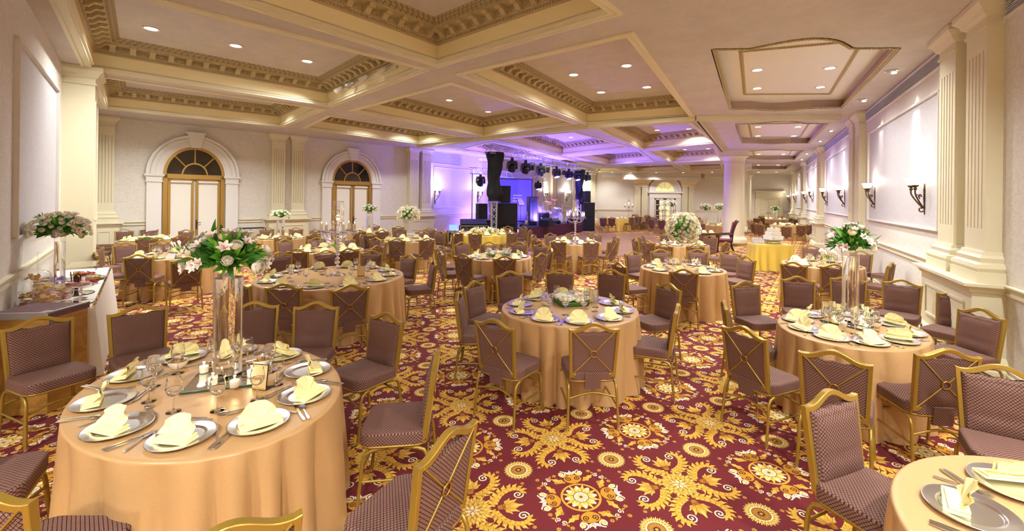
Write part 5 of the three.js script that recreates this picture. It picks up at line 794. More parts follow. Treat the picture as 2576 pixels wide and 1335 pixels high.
lowBed(tables.tn.c.clone().setY(Y0), 0.2, 0.5, 0.3, 7, 5, 'low bed of white flowers on the aisle table beyond the cake');
{ const r = rng(91); for (let i = 0; i < 7; i++) { const a = i * 0.9, q = tables.td.c.clone().add(V(Math.cos(a) * 0.38, Y0, Math.sin(a) * 0.38)); const G = thing('flower_posy', 'small posy of cream roses between candles on the yellow candle table', 'flowers', q, 0, 'posies on the yellow candle table'); bouquet(G, V(0, 0.06, 0), 0.12, 0.08, { seed: 100 + i, leaves: 20, roses: 12, low: 0 }); } }
const pillarG = lathe([[0, 0], [0.035, 0], [0.035, 0.1], [0.03, 0.104], [0, 0.1]], 14);
for (const [dx, dz] of [[-0.2, 0.1], [0.15, -0.05], [0, 0.2], [0.25, 0.2]]) { place('pillar', () => { const t = thing('pillar_candle', '', 'candle'); mesh('wax', pillarG, MT.wax, t); mesh('flame', FLM.clone().translate(0, 0.055, 0), MT.flame, t); return t; }, tables.td.c.clone().add(V(dx, Y0 + 0.1, dz)), 0, 'lit cream pillar candle on the yellow candle table', 'pillar candles on the yellow candle table'); tag(mesh('candle_stand', lathe([[0, 0], [0.045, 0], [0.045, 0.006], [0.008, 0.012], [0.008, 0.085], [0.04, 0.092], [0.04, 0.1], [0, 0.1]], 14), MT.crystal), 'glass candle stand on the yellow candle table', 'candle stand', 'candle stands on the yellow candle table').position.copy(tables.td.c.clone().add(V(dx, Y0, dz))); }
// calla lilies
const callaG = surf((u, v) => { const a = u * 6.283, r = 0.008 + 0.03 * v * v * (0.6 + 0.4 * Math.cos(a)); return [Math.cos(a) * r, 0.09 * v + 0.03 * v * v * Math.max(0, Math.cos(a)), Math.sin(a) * r]; }, 12, 5);
function callas(pos, label, n, seed) { const G = thing('calla_bunch', label, 'flowers', pos), r = rng(seed); mesh('glass_wall', lathe([[0, 0], [0.05, 0], [0.055, 0.1], [0.052, 0.1]], 18), MT.glass, G); for (let i = 0; i < n; i++) { const a = r() * 6.28, t = 0.3 + r() * 0.5, d = V(Math.cos(a) * t, 1, Math.sin(a) * t).normalize(), e = d.clone().multiplyScalar(0.16 + r() * 0.08); mesh('stem', rod(V(0, 0.02, 0), e, 0.004, 5), MT.leafB, G); const m = mesh('calla', callaG, MT.roseW, G); m.position.copy(e); aim(m, d, r() * 6); } for (let i = 0; i < 14; i++) { const a = r() * 6.28, m = mesh('leaf', leafG[i % 3], MT.leafA, G); m.position.set(0, 0.08, 0); aim(m, V(Math.cos(a), 0.8, Math.sin(a)), r() * 6); } return G; }
callas(P(845, 630, Y0), 'white calla lilies with leaves behind the large candelabra', 8, 3); callas(tables.tx.c.clone().setY(Y0), 'white calla lilies on the table behind the rose ball', 8, 5);
callas(P(2085, 660, Y0), 'white flowers with dark leaves on the aisle table behind table six', 6, 7); callas(P(455, 642, Y0), 'leafy white flowers on the table with the white card', 5, 11);
// ---------- crystal candelabra ----------
const beadG = new THREE.OctahedronGeometry(0.008, 0), dropG = lathe([[0, 0], [0.009, 0.014], [0.006, 0.03], [0, 0.045]], 5, 0, -0.045, 0);
function candelabra(pos, S, label, rich) {
  const G = thing('candelabra', label, 'candelabra', pos); G.scale.setScalar(S); const N = rich ? 18 : 10;
  mesh('base', lathe([[0, 0], [0.11, 0], [0.112, 0.01], [0.09, 0.022], [0.05, 0.03], [0.03, 0.05], [0, 0.05]], N), MT.crystal, G);
  const st = []; for (let i = 0; i < 9; i++) st.push([0.012, 0.05 + i * 0.06], [0.028, 0.065 + i * 0.06], [0.03, 0.08 + i * 0.06], [0.014, 0.1 + i * 0.06]); mesh('stem', lathe(st, N), MT.crystal, G);
  mesh('top_dish', lathe([[0, 0.6], [0.1, 0.6], [0.105, 0.62], [0.02, 0.625], [0, 0.625]], N), MT.crystal, G);
  const arms = 6;
  for (let i = 0; i < arms; i++) { const a = i * 2 * Math.PI / arms + 0.2, A = part('arm', G); A.rotation.y = a;
    mesh('branch', tube([[0.02, 0.56, 0], [0.09, 0.52, 0], [0.16, 0.53, 0], [0.22, 0.6, 0], [0.23, 0.64, 0]], 0.009, 12, 6), MT.crystal, A);
    mesh('drip_pan', lathe([[0, 0.64], [0.05, 0.655], [0.055, 0.665], [0.012, 0.65], [0.012, 0.66], [0.026, 0.675], [0.026, 0.69], [0, 0.69]], rich ? 14 : 8, 0.23), MT.crystal, A);
    mesh('candle', cyl(0.024, 0.024, 0.075, 10, 0.23, 0.727, 0), MT.wax, A); mesh('flame', at(FLM.clone(), 0.23, 0.715, 0, 0, 0, 0, 1.2), MT.flame, A);
    const dr = []; for (let k = 0; k < 6; k++) { const b = k * Math.PI / 3; dr.push(at(dropG.clone(), 0.23 + Math.cos(b) * 0.05, 0.655, Math.sin(b) * 0.05)); } for (let k = 0; k < 5; k++) dr.push(at(beadG.clone(), 0.05 + k * 0.035, 0.5 - 0.03 * Math.sin(k / 4 * 3.14), 0)); for (const d of dr) mesh('crystal_drop', d, MT.crystal, A);
  }
  const T = part('crown', G); mesh('crown_ring', merge([at(new THREE.TorusGeometry(0.075, 0.005, 5, 20), 0, 1.1, 0, Math.PI / 2), at(new THREE.TorusGeometry(0.075, 0.005, 5, 20), 0, 0.78, 0, Math.PI / 2), rod(V(0, 0.62, 0), V(0, 1.1, 0), 0.008), sph(0.04, 0, 0.86, 0), sph(0.03, 0, 0.95, 0)]), MT.crystal, T);
  for (let i = 0; i < 14; i++) { const a = i * 2 * Math.PI / 14, bs = []; for (let k = 0; k < 18; k++) bs.push(at(beadG.clone(), Math.cos(a) * 0.076, 0.74 + k * 0.02, Math.sin(a) * 0.076)); mesh('bead_strand', merge(bs), MT.crystal, T); }
  const L = new THREE.PointLight(new THREE.Color(1, 0.75, 0.4), 0.5, 0, 2); L.position.set(pos.x, pos.y + 0.84 * S, pos.z); L.castShadow = true; L.name = 'candle_light'; scene.add(L);
  return G;
}
candelabra(P(849, 692, Y0), 1.05, 'tall crystal candelabra with bead crown and cream candles on the large table', true);
candelabra(tables.tc.c.clone().setY(Y0), 1.1, 'slim crystal candelabra with candles by the dance floor', true);
candelabra(tables.tp.c.clone().add(V(0.9, Y0, -0.1)), 1.2, 'small distant crystal candelabra against the far wall');
candelabra(tables.tr.c.clone().add(V(-0.62, Y0, 0.2)), 1.0, 'distant crystal candelabra before the lit far door');
// ---------- wall sconces ----------
const sconceG = (() => { const g = {}; g.plate = merge([at(lathe([[0, -0.34], [0.012, -0.33], [0.02, -0.3], [0.012, -0.27], [0.03, -0.22], [0.02, -0.16], [0.035, -0.05], [0.03, 0.05], [0.04, 0.1], [0.025, 0.16], [0.035, 0.2], [0, 0.23]], 10), 0, 0, 0, 0, 0, 0, [1, 1, 0.5]), tube([[0, -0.27, 0.01], [0.0, -0.29, 0.05], [0, -0.25, 0.075], [0, -0.215, 0.05], [0, -0.23, 0.03]], 0.011, 14, 6)]); g.arm = merge([tube([[0, -0.22, 0.02], [0, -0.14, 0.09], [0, -0.04, 0.16], [0, 0.04, 0.2], [0, 0.11, 0.2]], 0.013, 14, 6), tube([[0, -0.06, 0.1], [0, 0.0, 0.13], [0, 0.02, 0.09], [0, -0.02, 0.06]], 0.009, 10, 5), lathe([[0, 0.1], [0.02, 0.1], [0.03, 0.12], [0.02, 0.13], [0.018, 0.145], [0.045, 0.165], [0.052, 0.185], [0.045, 0.187], [0, 0.17]], 14, 0, 0, 0.2)]); g.shade = lathe([[0.02, 0.18], [0.05, 0.2], [0.07, 0.245], [0.085, 0.29], [0.105, 0.31], [0.1, 0.312], [0.08, 0.292], [0.065, 0.248], [0.045, 0.206], [0.0, 0.19]], 18, 0, 0, 0.2); return g; })();
function sconce(px, py, a, b, n, label, S = 1, I = 7) {
  const p = onWall(px, py, a, b), G = thing('wall_sconce', label, 'wall lamp', p.clone().add(n.clone().multiplyScalar(0.015)), turnOf(n)); G.scale.setScalar(S);
  mesh('backplate', sconceG.plate, MT.bronze, G);
  for (const s of [-1, 1]) { const A = part('arm', G); A.rotation.y = s * 0.65; mesh('branch', sconceG.arm, MT.bronze, A); mesh('shade', sconceG.shade, MT.shade, A); }
  const L = new THREE.PointLight(new THREE.Color(1, 0.94, 0.86), I, 0, 2); const q = p.clone().add(n.clone().multiplyScalar(0.2 * S)); L.position.set(q.x, p.y + 0.36 * S, q.z); L.castShadow = true; L.shadow.radius = 4; L.name = 'sconce_light'; scene.add(L);
}
[['on the panel beside the near pilasters', 2329, 492], ['at the far edge of the first panel', 2203, 492], ['near the front edge of the second panel', 2127, 494], ['at the far edge of the second panel', 2083, 495], ['on the third panel', 2047, 492], ['past the third pilaster pair', 2031, 497], ['on the fourth panel', 2003, 499], ['near the aisle end', 1988, 501]].forEach(([l, x, y], i) => sconce(x, y, RW1, RW2, nR, 'bronze scroll sconce with lit glass cups ' + l, i < 2 ? 0.9 : 1.05, i < 2 ? 0.4 : 0.6));
[['beside the tall pilasters', 1092, 492], ['left of the black drape', 1201, 492], ['behind the stage lights', 1367, 494], ['behind the drum kit', 1424, 494], ['behind the right stage tower', 1470, 494]].forEach(([l, x, y]) => sconce(x, y, E1, E2, nS, 'bronze candle arm sconce ' + l + ' on the stage wall', 1.3, 3.2));
// ---------- stage ----------
const DP = (px, d, y = 0) => V(ray(px, 500).x * d, y, -d);   // a place at depth d along a pixel column
const sA = DP(1310, 20.4), sB = DP(1466, 26.6), sDir = sB.clone().sub(sA).normalize(), sN = V(-sDir.z, 0, sDir.x), sLen = sA.distanceTo(sB), SHt = 0.6;   // sN points to the room
const onStage = (s, back, y = SHt) => sA.clone().add(sDir.clone().multiplyScalar(s)).add(sN.clone().multiplyScalar(-back)).setY(y);
const stg = (px, extra = 0.4, y = SHt) => { const q = cross2(sA, sB, V(0, 0, 0), V(ray(px, 500).x, 0, -1)), d = -q.z + extra; return DP(px, d, y); };
const sAt = (px) => { const d = cross2(sA, sB, V(0, 0, 0), V(ray(px, 500).x, 0, -1)); return d.sub(sA).dot(sDir); };
const sTurn = turnOf(sN);
{
  const G = thing('stage', 'low stage with pleated burgundy skirt before the purple screen', 'stage', sA, sTurn);
  mesh('stage_deck', box(sLen, 0.05, 2.7, sLen / 2, SHt - 0.025, -1.35), MT.black, G);
  mesh('stage_skirt', surf((u, v) => [u * sLen, (SHt - 0.03) * (1 - v) + 0.005, 0.02 + 0.02 * Math.sin(u * sLen * 40) * (0.4 + 0.6 * v)], 260, 3), MT.burgundyCloth, G);
  mesh('stage_end', box(0.03, SHt - 0.06, 2.6, sLen - 0.02, SHt / 2 - 0.02, -1.35), MT.burgundyCloth, G);
}
function speakerBox(name, pos, turn, w, h, d, label, horns, group) {
  const G = thing(name, label, 'speaker', pos, turn, group);
  mesh('cabinet', rbox(w, h, d, 0.015, 0, h / 2, -d / 2), MT.speaker, G); mesh('grille', box(w - 0.06, h - 0.06, 0.012, 0, h / 2, 0.006), MT.grille, G);
  for (const y of horns) mesh('port', merge([box(0.14, 0.1, 0.012, 0, h * y, 0.014), box(0.1, 0.06, 0.02, 0, h * y, 0.014)]), MT.black, G);
  for (const s of [-1, 1]) mesh('handle', box(0.012, 0.12, 0.1, s * (w / 2 + 0.003), h * 0.5, -d / 2), MT.black, G);
  return G;
}
// speaker stacks
for (const [px, d, l, w] of [[1278, 18.2, 'left', 0.86], [1484, 27.4, 'right', 0.74]]) {
  const side = l === 'left' ? 'beside the black drape tower' : 'at the far end of the stage', b = DP(px, d), t = sTurn * 0.35;
  speakerBox('subwoofer', b, t, w, 0.86, 0.8, 'big black bass speaker on the floor ' + side, [0.5]);
  speakerBox('subwoofer', b.clone().setY(0.87), t, w, 0.92, 0.8, 'big black bass speaker stacked second ' + side, [0.25, 0.75]);
  speakerBox('loudspeaker', b.clone().setY(1.8).add(V(-0.1, 0, -0.1)), t, w * 0.5, 0.72, 0.42, 'slim black loudspeaker on top of the stack ' + side, [0.7]);
}
speakerBox('loudspeaker', DP(1216, 20.2, 1.02), 0.5, 0.44, 0.72, 0.4, 'black loudspeaker on a case behind the mixing desk', [0.7]);
speakerBox('loudspeaker', stg(1342, 1.37), 0.4, 0.44, 1.5, 0.4, 'tall black loudspeaker beside the music stand on stage', [0.8]);
speakerBox('loudspeaker', stg(1372, 1.11), 0.3, 0.5, 0.62, 0.4, 'short black loudspeaker on the stage floor', [0.6]);
for (const [px, bk, l] of [[1351, 0.5, 'beside the saxophone'], [1421, 0.6, 'before the drum kit']]) { // wedge monitors
  const G = thing('stage_monitor', 'black wedge stage monitor ' + l, 'speaker', stg(px, bk * 1.3 + 0.2), sTurn + 0.4);
  mesh('cabinet', at(extr([[-0.3, 0], [0.3, 0], [0.3, 0.16], [-0.02, 0.42], [-0.3, 0.3]], 0.55, 0.01), 0, 0, 0.28, 0, -0.4 + Math.PI * 0, 0), MT.speaker, G); mesh('grille', at(new THREE.BoxGeometry(0.38, 0.01, 0.5), 0.14, 0.3, 0.5, 0, -0.4, -0.68), MT.grille, G); mesh('driver', at(new THREE.CylinderGeometry(0.12, 0.12, 0.012, 16), 0.15, 0.303, 0.5, 0, -0.4, -0.68), MT.black, G);
}
// led screen
{ const c = DP(1294, 24.6, SHt), lt = 0.25, lN = V(Math.sin(0.25), 0, Math.cos(0.25)), G = thing('led_screen', 'large purple led screen at the back of the stage', 'screen', c, lt); const scr = canvas(256, 160, (g, w, h) => { g.fillStyle = '#5040b8'; g.fillRect(0, 0, w, h); const r = rng(4); for (let i = 0; i < 900; i++) { g.fillStyle = `rgba(${60 + r() * 60},${40 + r() * 50},${160 + r() * 80},0.25)`; g.fillRect(r() * w, r() * h, 30 * r(), 2); } g.fillStyle = '#c9c4ff'; for (let j = 0; j < 4; j++) for (let i = 0; i < 5; i++) g.fillRect(120 + i * 13 - j * 3, 60 + j * 11, 9, 3); });
  const w = 1.95, h = 2.3; mesh('screen_face', box(w, h, 0.02, 0, h / 2 + 0.15, 0.05), std({ color: 0x221866, emissive: 0xffffff, emissiveMap: ctex(scr), emissiveIntensity: 0.8, roughness: 0.4 }), G); mesh('screen_frame', merge([box(w + 0.1, 0.06, 0.1, 0, h + 0.18, 0), box(w + 0.1, 0.1, 0.1, 0, 0.1, 0), box(0.06, h, 0.1, -w / 2 - 0.03, h / 2 + 0.15, 0), box(0.06, h, 0.1, w / 2 + 0.03, h / 2 + 0.15, 0)]), MT.black, G);
  const L = new THREE.RectAreaLight(new THREE.Color(0.35, 0.25, 1), 1.2, w, h); const p = c.clone().add(lN.clone().multiplyScalar(0.08)); L.position.set(p.x, h / 2 + 0.75, p.z); L.lookAt(p.x + lN.x, h / 2 + 0.75, p.z + lN.z); L.name = 'screen_light'; scene.add(L); }
// ---------- truss ----------
function truss(a, b, w, name, label) {
  const G = thing(name, label, 'truss', null), d = b.clone().sub(a), L = d.length(), u = d.clone().normalize(), s = Math.abs(u.y) > 0.9 ? V(1, 0, 0) : V(-u.z, 0, u.x).normalize(), t = u.clone().cross(s).normalize(), cor = [[-1, -1], [1, -1], [1, 1], [-1, 1]].map(([i, j]) => s.clone().multiplyScalar(i * w / 2).add(t.clone().multiplyScalar(j * w / 2)));
  for (const c of cor) mesh('chord', rod(a.clone().add(c), b.clone().add(c), 0.022, 6), MT.aluminium, G);
  const n = Math.round(L / (w * 1.15)); for (let f = 0; f < 4; f++) { const c0 = cor[f], c1 = cor[(f + 1) % 4], gs = []; for (let i = 0; i < n; i++) { const p = a.clone().lerp(b, i / n), q = a.clone().lerp(b, (i + 1) / n); gs.push(i % 2 ? rod(p.clone().add(c1), q.clone().add(c0), 0.011, 4) : rod(p.clone().add(c0), q.clone().add(c1), 0.011, 4)); } mesh('lacing', merge(gs), MT.aluminium, G).userData.kind = 'stuff'; }
  return G;
}
const tY = 3.86, tA = DP(1226, 16.6, tY), tB = DP(1492, 29.2, tY); truss(tA, tB, 0.3, 'front_truss', 'silver lighting truss spanning the stage front');
const onT = (px) => cross2(tA, tB, V(0, 0, 0), V(ray(px, 430).x, 0, -1));
const kA = DP(1188, 20.4, 3.28), kB = DP(1376, 29.5, 3.28); truss(kA, kB, 0.28, 'rear_truss', 'shorter silver truss over the back of the stage');
const onK = (px) => cross2(kA, kB, V(0, 0, 0), V(ray(px, 430).x, 0, -1));
for (const [px, y1, l] of [[1244, 3.7, 'left'], [1458, 3.7, 'right']]) {
  const p = onT(px); truss(V(p.x, 0.03, p.z), V(p.x, y1, p.z), 0.2, 'truss_tower', l === 'left' ? 'upright truss tower beside the speaker stack' : 'upright truss tower at the far stage end');
  const G = thing('black_drape', l === 'left' ? 'black cloth tied around the tower beside the speaker stack' : 'black cloth tied around the far stage tower', 'drape', V(p.x, 0, p.z));
  mesh('cloth', surf((u, v) => { const a = u * 6.283, y = 3.78 - v * (l === 'left' ? 1.9 : 2.1), r = (0.26 + 0.05 * Math.sin(v * 7 + 1) + 0.05 * Math.sin(a * 3 + v * 9) + 0.03 * Math.sin(a * 7 - v * 5)) * (v > 0.92 ? 0.75 : 1) * (l === 'left' ? 1 : 0.9); return [Math.cos(a) * r, y, Math.sin(a) * r]; }, 28, 18), MT.blackCloth, G);
}
for (const px of [1188.5, 1366]) { const p = onK(px); tag(mesh('truss_post', merge([rod(V(p.x, px < 1300 ? 0 : SHt, p.z), V(p.x, 3.15, p.z), 0.03, 8), cyl(0.2, 0.2, 0.02, 12, p.x, px < 1300 ? 0.01 : SHt + 0.01, p.z)]), MT.aluminium), px < 1300 ? 'thin post holding the rear truss behind the mixing desk' : 'thin post holding the rear truss behind the drums', 'post'); }
// ---------- stage lamps ----------
function movingHead(p, tilt, turn, label, lit, target) {
  const G = thing('moving_head', label, 'stage light', p, turn);
  mesh('clamp', box(0.1, 0.14, 0.1, 0, -0.02, 0), MT.black, G); mesh('base', rbox(0.36, 0.14, 0.26, 0.02, 0, -0.16, 0), MT.black, G);
  for (const x of [-0.2, 0.2]) mesh('yoke_arm', box(0.05, 0.24, 0.16, x, -0.31, 0), MT.black, G);
  const H = part('head', G); H.position.y = -0.38; H.rotation.x = tilt; mesh('housing', lathe([[0, 0.15], [0.1, 0.145], [0.155, 0.06], [0.165, -0.08], [0.17, -0.13], [0.15, -0.15]], 16), MT.black, H); mesh('lens', cyl(0.145, 0.145, 0.02, 18, 0, -0.135, 0), lit ? MT.blueGlow : MT.darkGlass, H);
  if (lit) { const q = p.clone().add(V(0, -0.6, 0)), L = new THREE.SpotLight(BLUE, lit, 0, 0.42, 0.5, 2); L.position.copy(q); L.target.position.copy(target); L.castShadow = true; L.name = 'stage_spot'; scene.add(L, L.target); }
}
[[1288, 0], [1322, 0], [1360, 0], [1400, 420], [1431, 420], [1453, 420], [1478, 420]].forEach(([px, lit], i) => { const p = onT(px).setY(tY - 0.2); movingHead(p, lit ? -0.35 : 0.5, sTurn * 0.5, 'black moving head lamp hanging ' + ['over the speaker stack', 'second along the front truss', 'third along the front truss, unlit', 'fourth along the front truss, lit blue', 'fifth along the front truss, lit blue', 'before the far drape, lit blue', 'at the end of the front truss, lit blue'][i], lit, p.clone().add(V(-2.2 - (i % 2), -3, -1)).setY(0.7)); });
[[1209, 0], [1354, 450]].forEach(([px, lit], i) => { const p = onK(px).setY(3.12); movingHead(p, lit ? -0.3 : 0.6, sTurn * 0.5, i ? 'blue lit moving head under the rear truss' : 'unlit moving head at the left end of the rear truss', lit, p.clone().add(V(-1.2, -3, 0.8)).setY(0.6)); });
[[1340], [1378], [1394], [1418], [1444]].forEach(([px]) => { const p = onT(px).setY(tY - 0.2), G = thing('par_can', 'small red glowing par lamp between the moving heads', 'stage light', p, 0.3, 'par lamps on the front truss'); mesh('bracket', merge([box(0.02, 0.2, 0.02, -0.09, -0.1, 0), box(0.02, 0.2, 0.02, 0.09, -0.1, 0), box(0.2, 0.02, 0.02, 0, 0, 0)]), MT.black, G); mesh('can', at(lathe([[0, 0.1], [0.06, 0.1], [0.08, 0.0], [0.11, -0.12]], 14), 0, -0.2, 0, 0.5), MT.black, G); mesh('lens', at(cyl(0.1, 0.1, 0.01, 14, 0, -0.11, 0), 0, -0.2, 0, 0.5), MT.redGlow, G); });
// blue wash lamps on the stage floor: they colour the wall and the ceiling
[[1316, 0.25, 170], [1362, 0.3, 170], [1408, 0.25, 150], [1290, 2.1, 150], [1440, 0.4, 130]].forEach(([px, bk, I], i) => { const p = stg(px, bk * 1.3 + 0.2), G = thing('floor_par', 'blue floor wash lamp at the stage edge', 'stage light', p, sTurn, 'blue floor wash lamps'); mesh('housing', at(lathe([[0, 0], [0.1, 0], [0.12, 0.1], [0.1, 0.16]], 14), 0, 0.02, 0, -0.4), MT.black, G); mesh('lens', at(cyl(0.1, 0.1, 0.01, 14, 0, 0.15, 0), 0, 0.02, 0, -0.4), MT.blueGlow, G);
  const L = new THREE.SpotLight(BLUE, I, 0, 1.2, 1, 2); L.position.set(p.x, p.y + 0.25, p.z); const t = p.clone().add(sN.clone().multiplyScalar(i % 2 ? -2 : 1.5)).setY(4); L.target.position.copy(t); L.castShadow = true; L.name = 'wash_spot'; scene.add(L, L.target); });
// ---------- band ----------
{ // drum kit
  const o = stg(1400, 1.89), G = thing('drum_kit', 'silver drum kit with cymbals at the back of the stage', 'drum kit', o, sTurn), dm = std({ color: 0xc9c6dc, metalness: 0.5, roughness: 0.25 }), hd = std({ color: 0xf2f0ff, roughness: 0.5 });
  const drum = (name, r, h, x, y, z, rx = 0, rz = 0) => { const D = part(name, G); D.position.set(x, y, z); D.rotation.set(rx, 0, rz); mesh('shell', cyl(r, r, h, 22, 0, 0, 0, 0, 0, 0, true), dm, D); for (const q of [-1, 1]) mesh('drum_head', cyl(r * 0.97, r * 0.97, 0.01, 22, 0, q * h / 2, 0), hd, D); for (const q of [-1, 1]) mesh('hoop', at(new THREE.TorusGeometry(r, 0.012, 5, 22), 0, q * h / 2, 0, Math.PI / 2), MT.chrome, D); };
  drum('bass_drum', 0.29, 0.4, 0, 0.3, 0.1, Math.PI / 2); drum('tom', 0.15, 0.2, -0.18, 0.75, 0.05, 0.35); drum('tom', 0.16, 0.22, 0.2, 0.75, 0.05, 0.35); drum('floor_tom', 0.2, 0.4, 0.55, 0.4, -0.2); drum('snare', 0.18, 0.15, -0.5, 0.6, -0.25); drum('conga', 0.17, 0.7, 1.3, 0.37, 0.2);
  for (const [x, y, z] of [[-0.75, 1.05, 0.1], [0.1, 1.35, -0.2], [0.75, 1.2, 0.0], [-0.5, 1.2, -0.3]]) { mesh('cymbal', at(lathe([[0, 0.03], [0.04, 0.02], [0.23, 0], [0.23, -0.002], [0.04, 0.016]], 20), x, y, z, 0.15, 0, 0.12), MT.brass, G); mesh('cymbal_stand', merge([rod(V(x, 0.3, z), V(x, y, z), 0.01), rod(V(x, 0.3, z), V(x + 0.18, 0, z + 0.1), 0.009), rod(V(x, 0.3, z), V(x - 0.18, 0, z + 0.1), 0.009), rod(V(x, 0.3, z), V(x, 0, z - 0.2), 0.009)]), MT.chrome, G); }
}
{ // saxophone on its stand
  const o = stg(1326, 0.66), G = thing('saxophone', 'silver saxophone on a stand at the stage edge', 'saxophone', o, sTurn + 0.3);
  const body = [V(0.12, 0.62, 0), V(0.13, 0.5, 0), V(0.08, 0.3, 0), V(0.0, 0.12, 0), V(-0.08, 0.07, 0), V(-0.14, 0.14, 0), V(-0.13, 0.32, 0.02)], cv = new THREE.CatmullRomCurve3(body); const gs = []; for (let i = 0; i < 24; i++) { const a = cv.getPoint(i / 24), b = cv.getPoint((i + 1) / 24), k = i / 24; gs.push(rod(a, b, 0.014 + 0.04 * k * k + (k > 0.85 ? (k - 0.85) * 0.25 : 0), 10)); }
  mesh('body', merge(gs), MT.chrome, G); mesh('neck', tube([[0.12, 0.62, 0], [0.12, 0.7, 0], [0.06, 0.73, 0], [0.0, 0.69, 0]], 0.011, 10, 6), MT.chrome, G); mesh('keys', merge(Array.from({ length: 9 }, (_, i) => cyl(0.016, 0.016, 0.02, 8, 0.12 - i * 0.013, 0.5 - i * 0.045, 0.04, Math.PI / 2))), MT.brass, G);
  mesh('stand', merge([rod(V(0, 0.12, -0.05), V(0.05, 0.45, -0.05), 0.01), rod(V(0, 0.12, -0.05), V(-0.18, 0.01, 0.1), 0.01), rod(V(0, 0.12, -0.05), V(0.2, 0.01, 0.1), 0.01), rod(V(0, 0.12, -0.05), V(0, 0.01, -0.22), 0.01)]), MT.black, G);
}
{ const o = stg(1310, 1.50), G = thing('music_stand', 'music stand with white sheet on stage', 'music stand', o, sTurn); mesh('desk', box(0.6, 0.38, 0.01, 0, 1.22, 0, -0.4), MT.black, G); mesh('sheet_music', box(0.5, 0.32, 0.006, 0, 1.225, 0.012, -0.4), MT.white, G); mesh('pole', merge([rod(V(0, 0.25, 0), V(0, 1.15, -0.02), 0.013), rod(V(0, 0.25, 0), V(0.25, 0, 0.1), 0.01), rod(V(0, 0.25, 0), V(-0.25, 0, 0.1), 0.01), rod(V(0, 0.25, 0), V(0, 0, -0.25), 0.01)]), MT.black, G);
  const m = stg(1341, 0.53), g2 = thing('microphone_stand', 'microphone on a boom stand at the stage front', 'microphone', m, 0); mesh('pole', merge([rod(V(0, 0.02, 0), V(0, 1.3, 0), 0.012), cyl(0.14, 0.15, 0.02, 16, 0, 0.01, 0), rod(V(-0.2, 1.1, 0), V(0.25, 1.45, 0), 0.009)]), MT.black, g2); mesh('microphone', merge([sph(0.03, 0.27, 1.47, 0), rod(V(0.27, 1.46, 0), V(0.2, 1.38, 0), 0.015)]), MT.grille, g2); }
// ---------- mixing desk ----------
{ const b = DP(1192, 19.0), t = 0.25;
  const C1 = thing('flight_case', 'black flight case under the mixing desk', 'case', b, t); C1.scale.x = 0.78; mesh('body', box(1.5, 0.8, 0.7, 0, 0.4, 0), MT.speaker, C1); mesh('metal_edges', merge([[-0.75, 0.35], [0.75, 0.35], [-0.75, -0.35], [0.75, -0.35]].map(([x, z]) => box(0.03, 0.8, 0.03, x, 0.4, z)).concat([box(1.52, 0.03, 0.03, 0, 0.8, 0.35), box(1.52, 0.03, 0.03, 0, 0.02, 0.35), box(1.52, 0.02, 0.02, 0, 0.5, 0.352)])), MT.aluminium, C1);
  const M = thing('mixing_desk', 'sloped audio mixing desk on the flight case', 'mixing desk', b.clone().setY(0.82), t); M.scale.x = 0.78; mesh('console', at(extr([[-0.32, 0], [0.32, 0], [0.32, 0.06], [-0.1, 0.18], [-0.32, 0.24]], 1.4, 0.008), 0.7, 0, 0, 0, -Math.PI / 2, 0), MT.grille, M); const kn = []; const r = rng(7); for (let i = 0; i < 22; i++) for (let j = 0; j < 5; j++) { const z = -0.25 + j * 0.11; kn.push(cyl(0.009, 0.011, 0.02, 6, -0.62 + i * 0.058, 0.075 + (0.3 - z) * 0.27 - 0.04, z)); } const km = mesh('knobs', merge(kn), std({ color: 0x8a90c0, roughness: 0.4 }), M); km.userData.kind = 'stuff';
  const c2 = thing('flight_case', 'small flight case beside the mixing desk', 'case', DP(1142, 18.0), 0.3); c2.scale.x = 0.7; mesh('body', box(0.7, 0.62, 0.6, 0, 0.31, 0), MT.speaker, c2); mesh('metal_edges', merge([box(0.72, 0.03, 0.03, 0, 0.61, 0.3), box(0.72, 0.03, 0.03, 0, 0.02, 0.3), box(0.03, 0.62, 0.03, -0.35, 0.31, 0.3), box(0.03, 0.62, 0.03, 0.35, 0.31, 0.3)]), MT.aluminium, c2);
  const lp = thing('laptop', 'open laptop on the small flight case', 'laptop', DP(1144, 18.0, 0.63), 0.4); mesh('keyboard_base', box(0.36, 0.02, 0.25, 0, 0.01, 0), MT.aluminium, lp); mesh('screen', box(0.36, 0.24, 0.012, 0, 0.13, -0.15, -0.25), std({ color: 0x8fb4ff, emissive: 0x6c9cff, emissiveIntensity: 0.8 }), lp);
  const c3 = thing('flight_case', 'flight case holding the loudspeaker behind the mixing desk', 'case', DP(1216, 20.3), 0.4); c3.scale.x = 0.55; mesh('body', box(1.2, 1.0, 0.7, 0, 0.5, -0.1), MT.speaker, c3); mesh('metal_edges', merge([box(1.22, 0.03, 0.03, 0, 0.99, 0.25), box(1.22, 0.03, 0.03, 0, 0.02, 0.25), box(0.03, 1, 0.03, -0.6, 0.5, 0.25), box(0.03, 1, 0.03, 0.6, 0.5, 0.25)]), MT.aluminium, c3); }
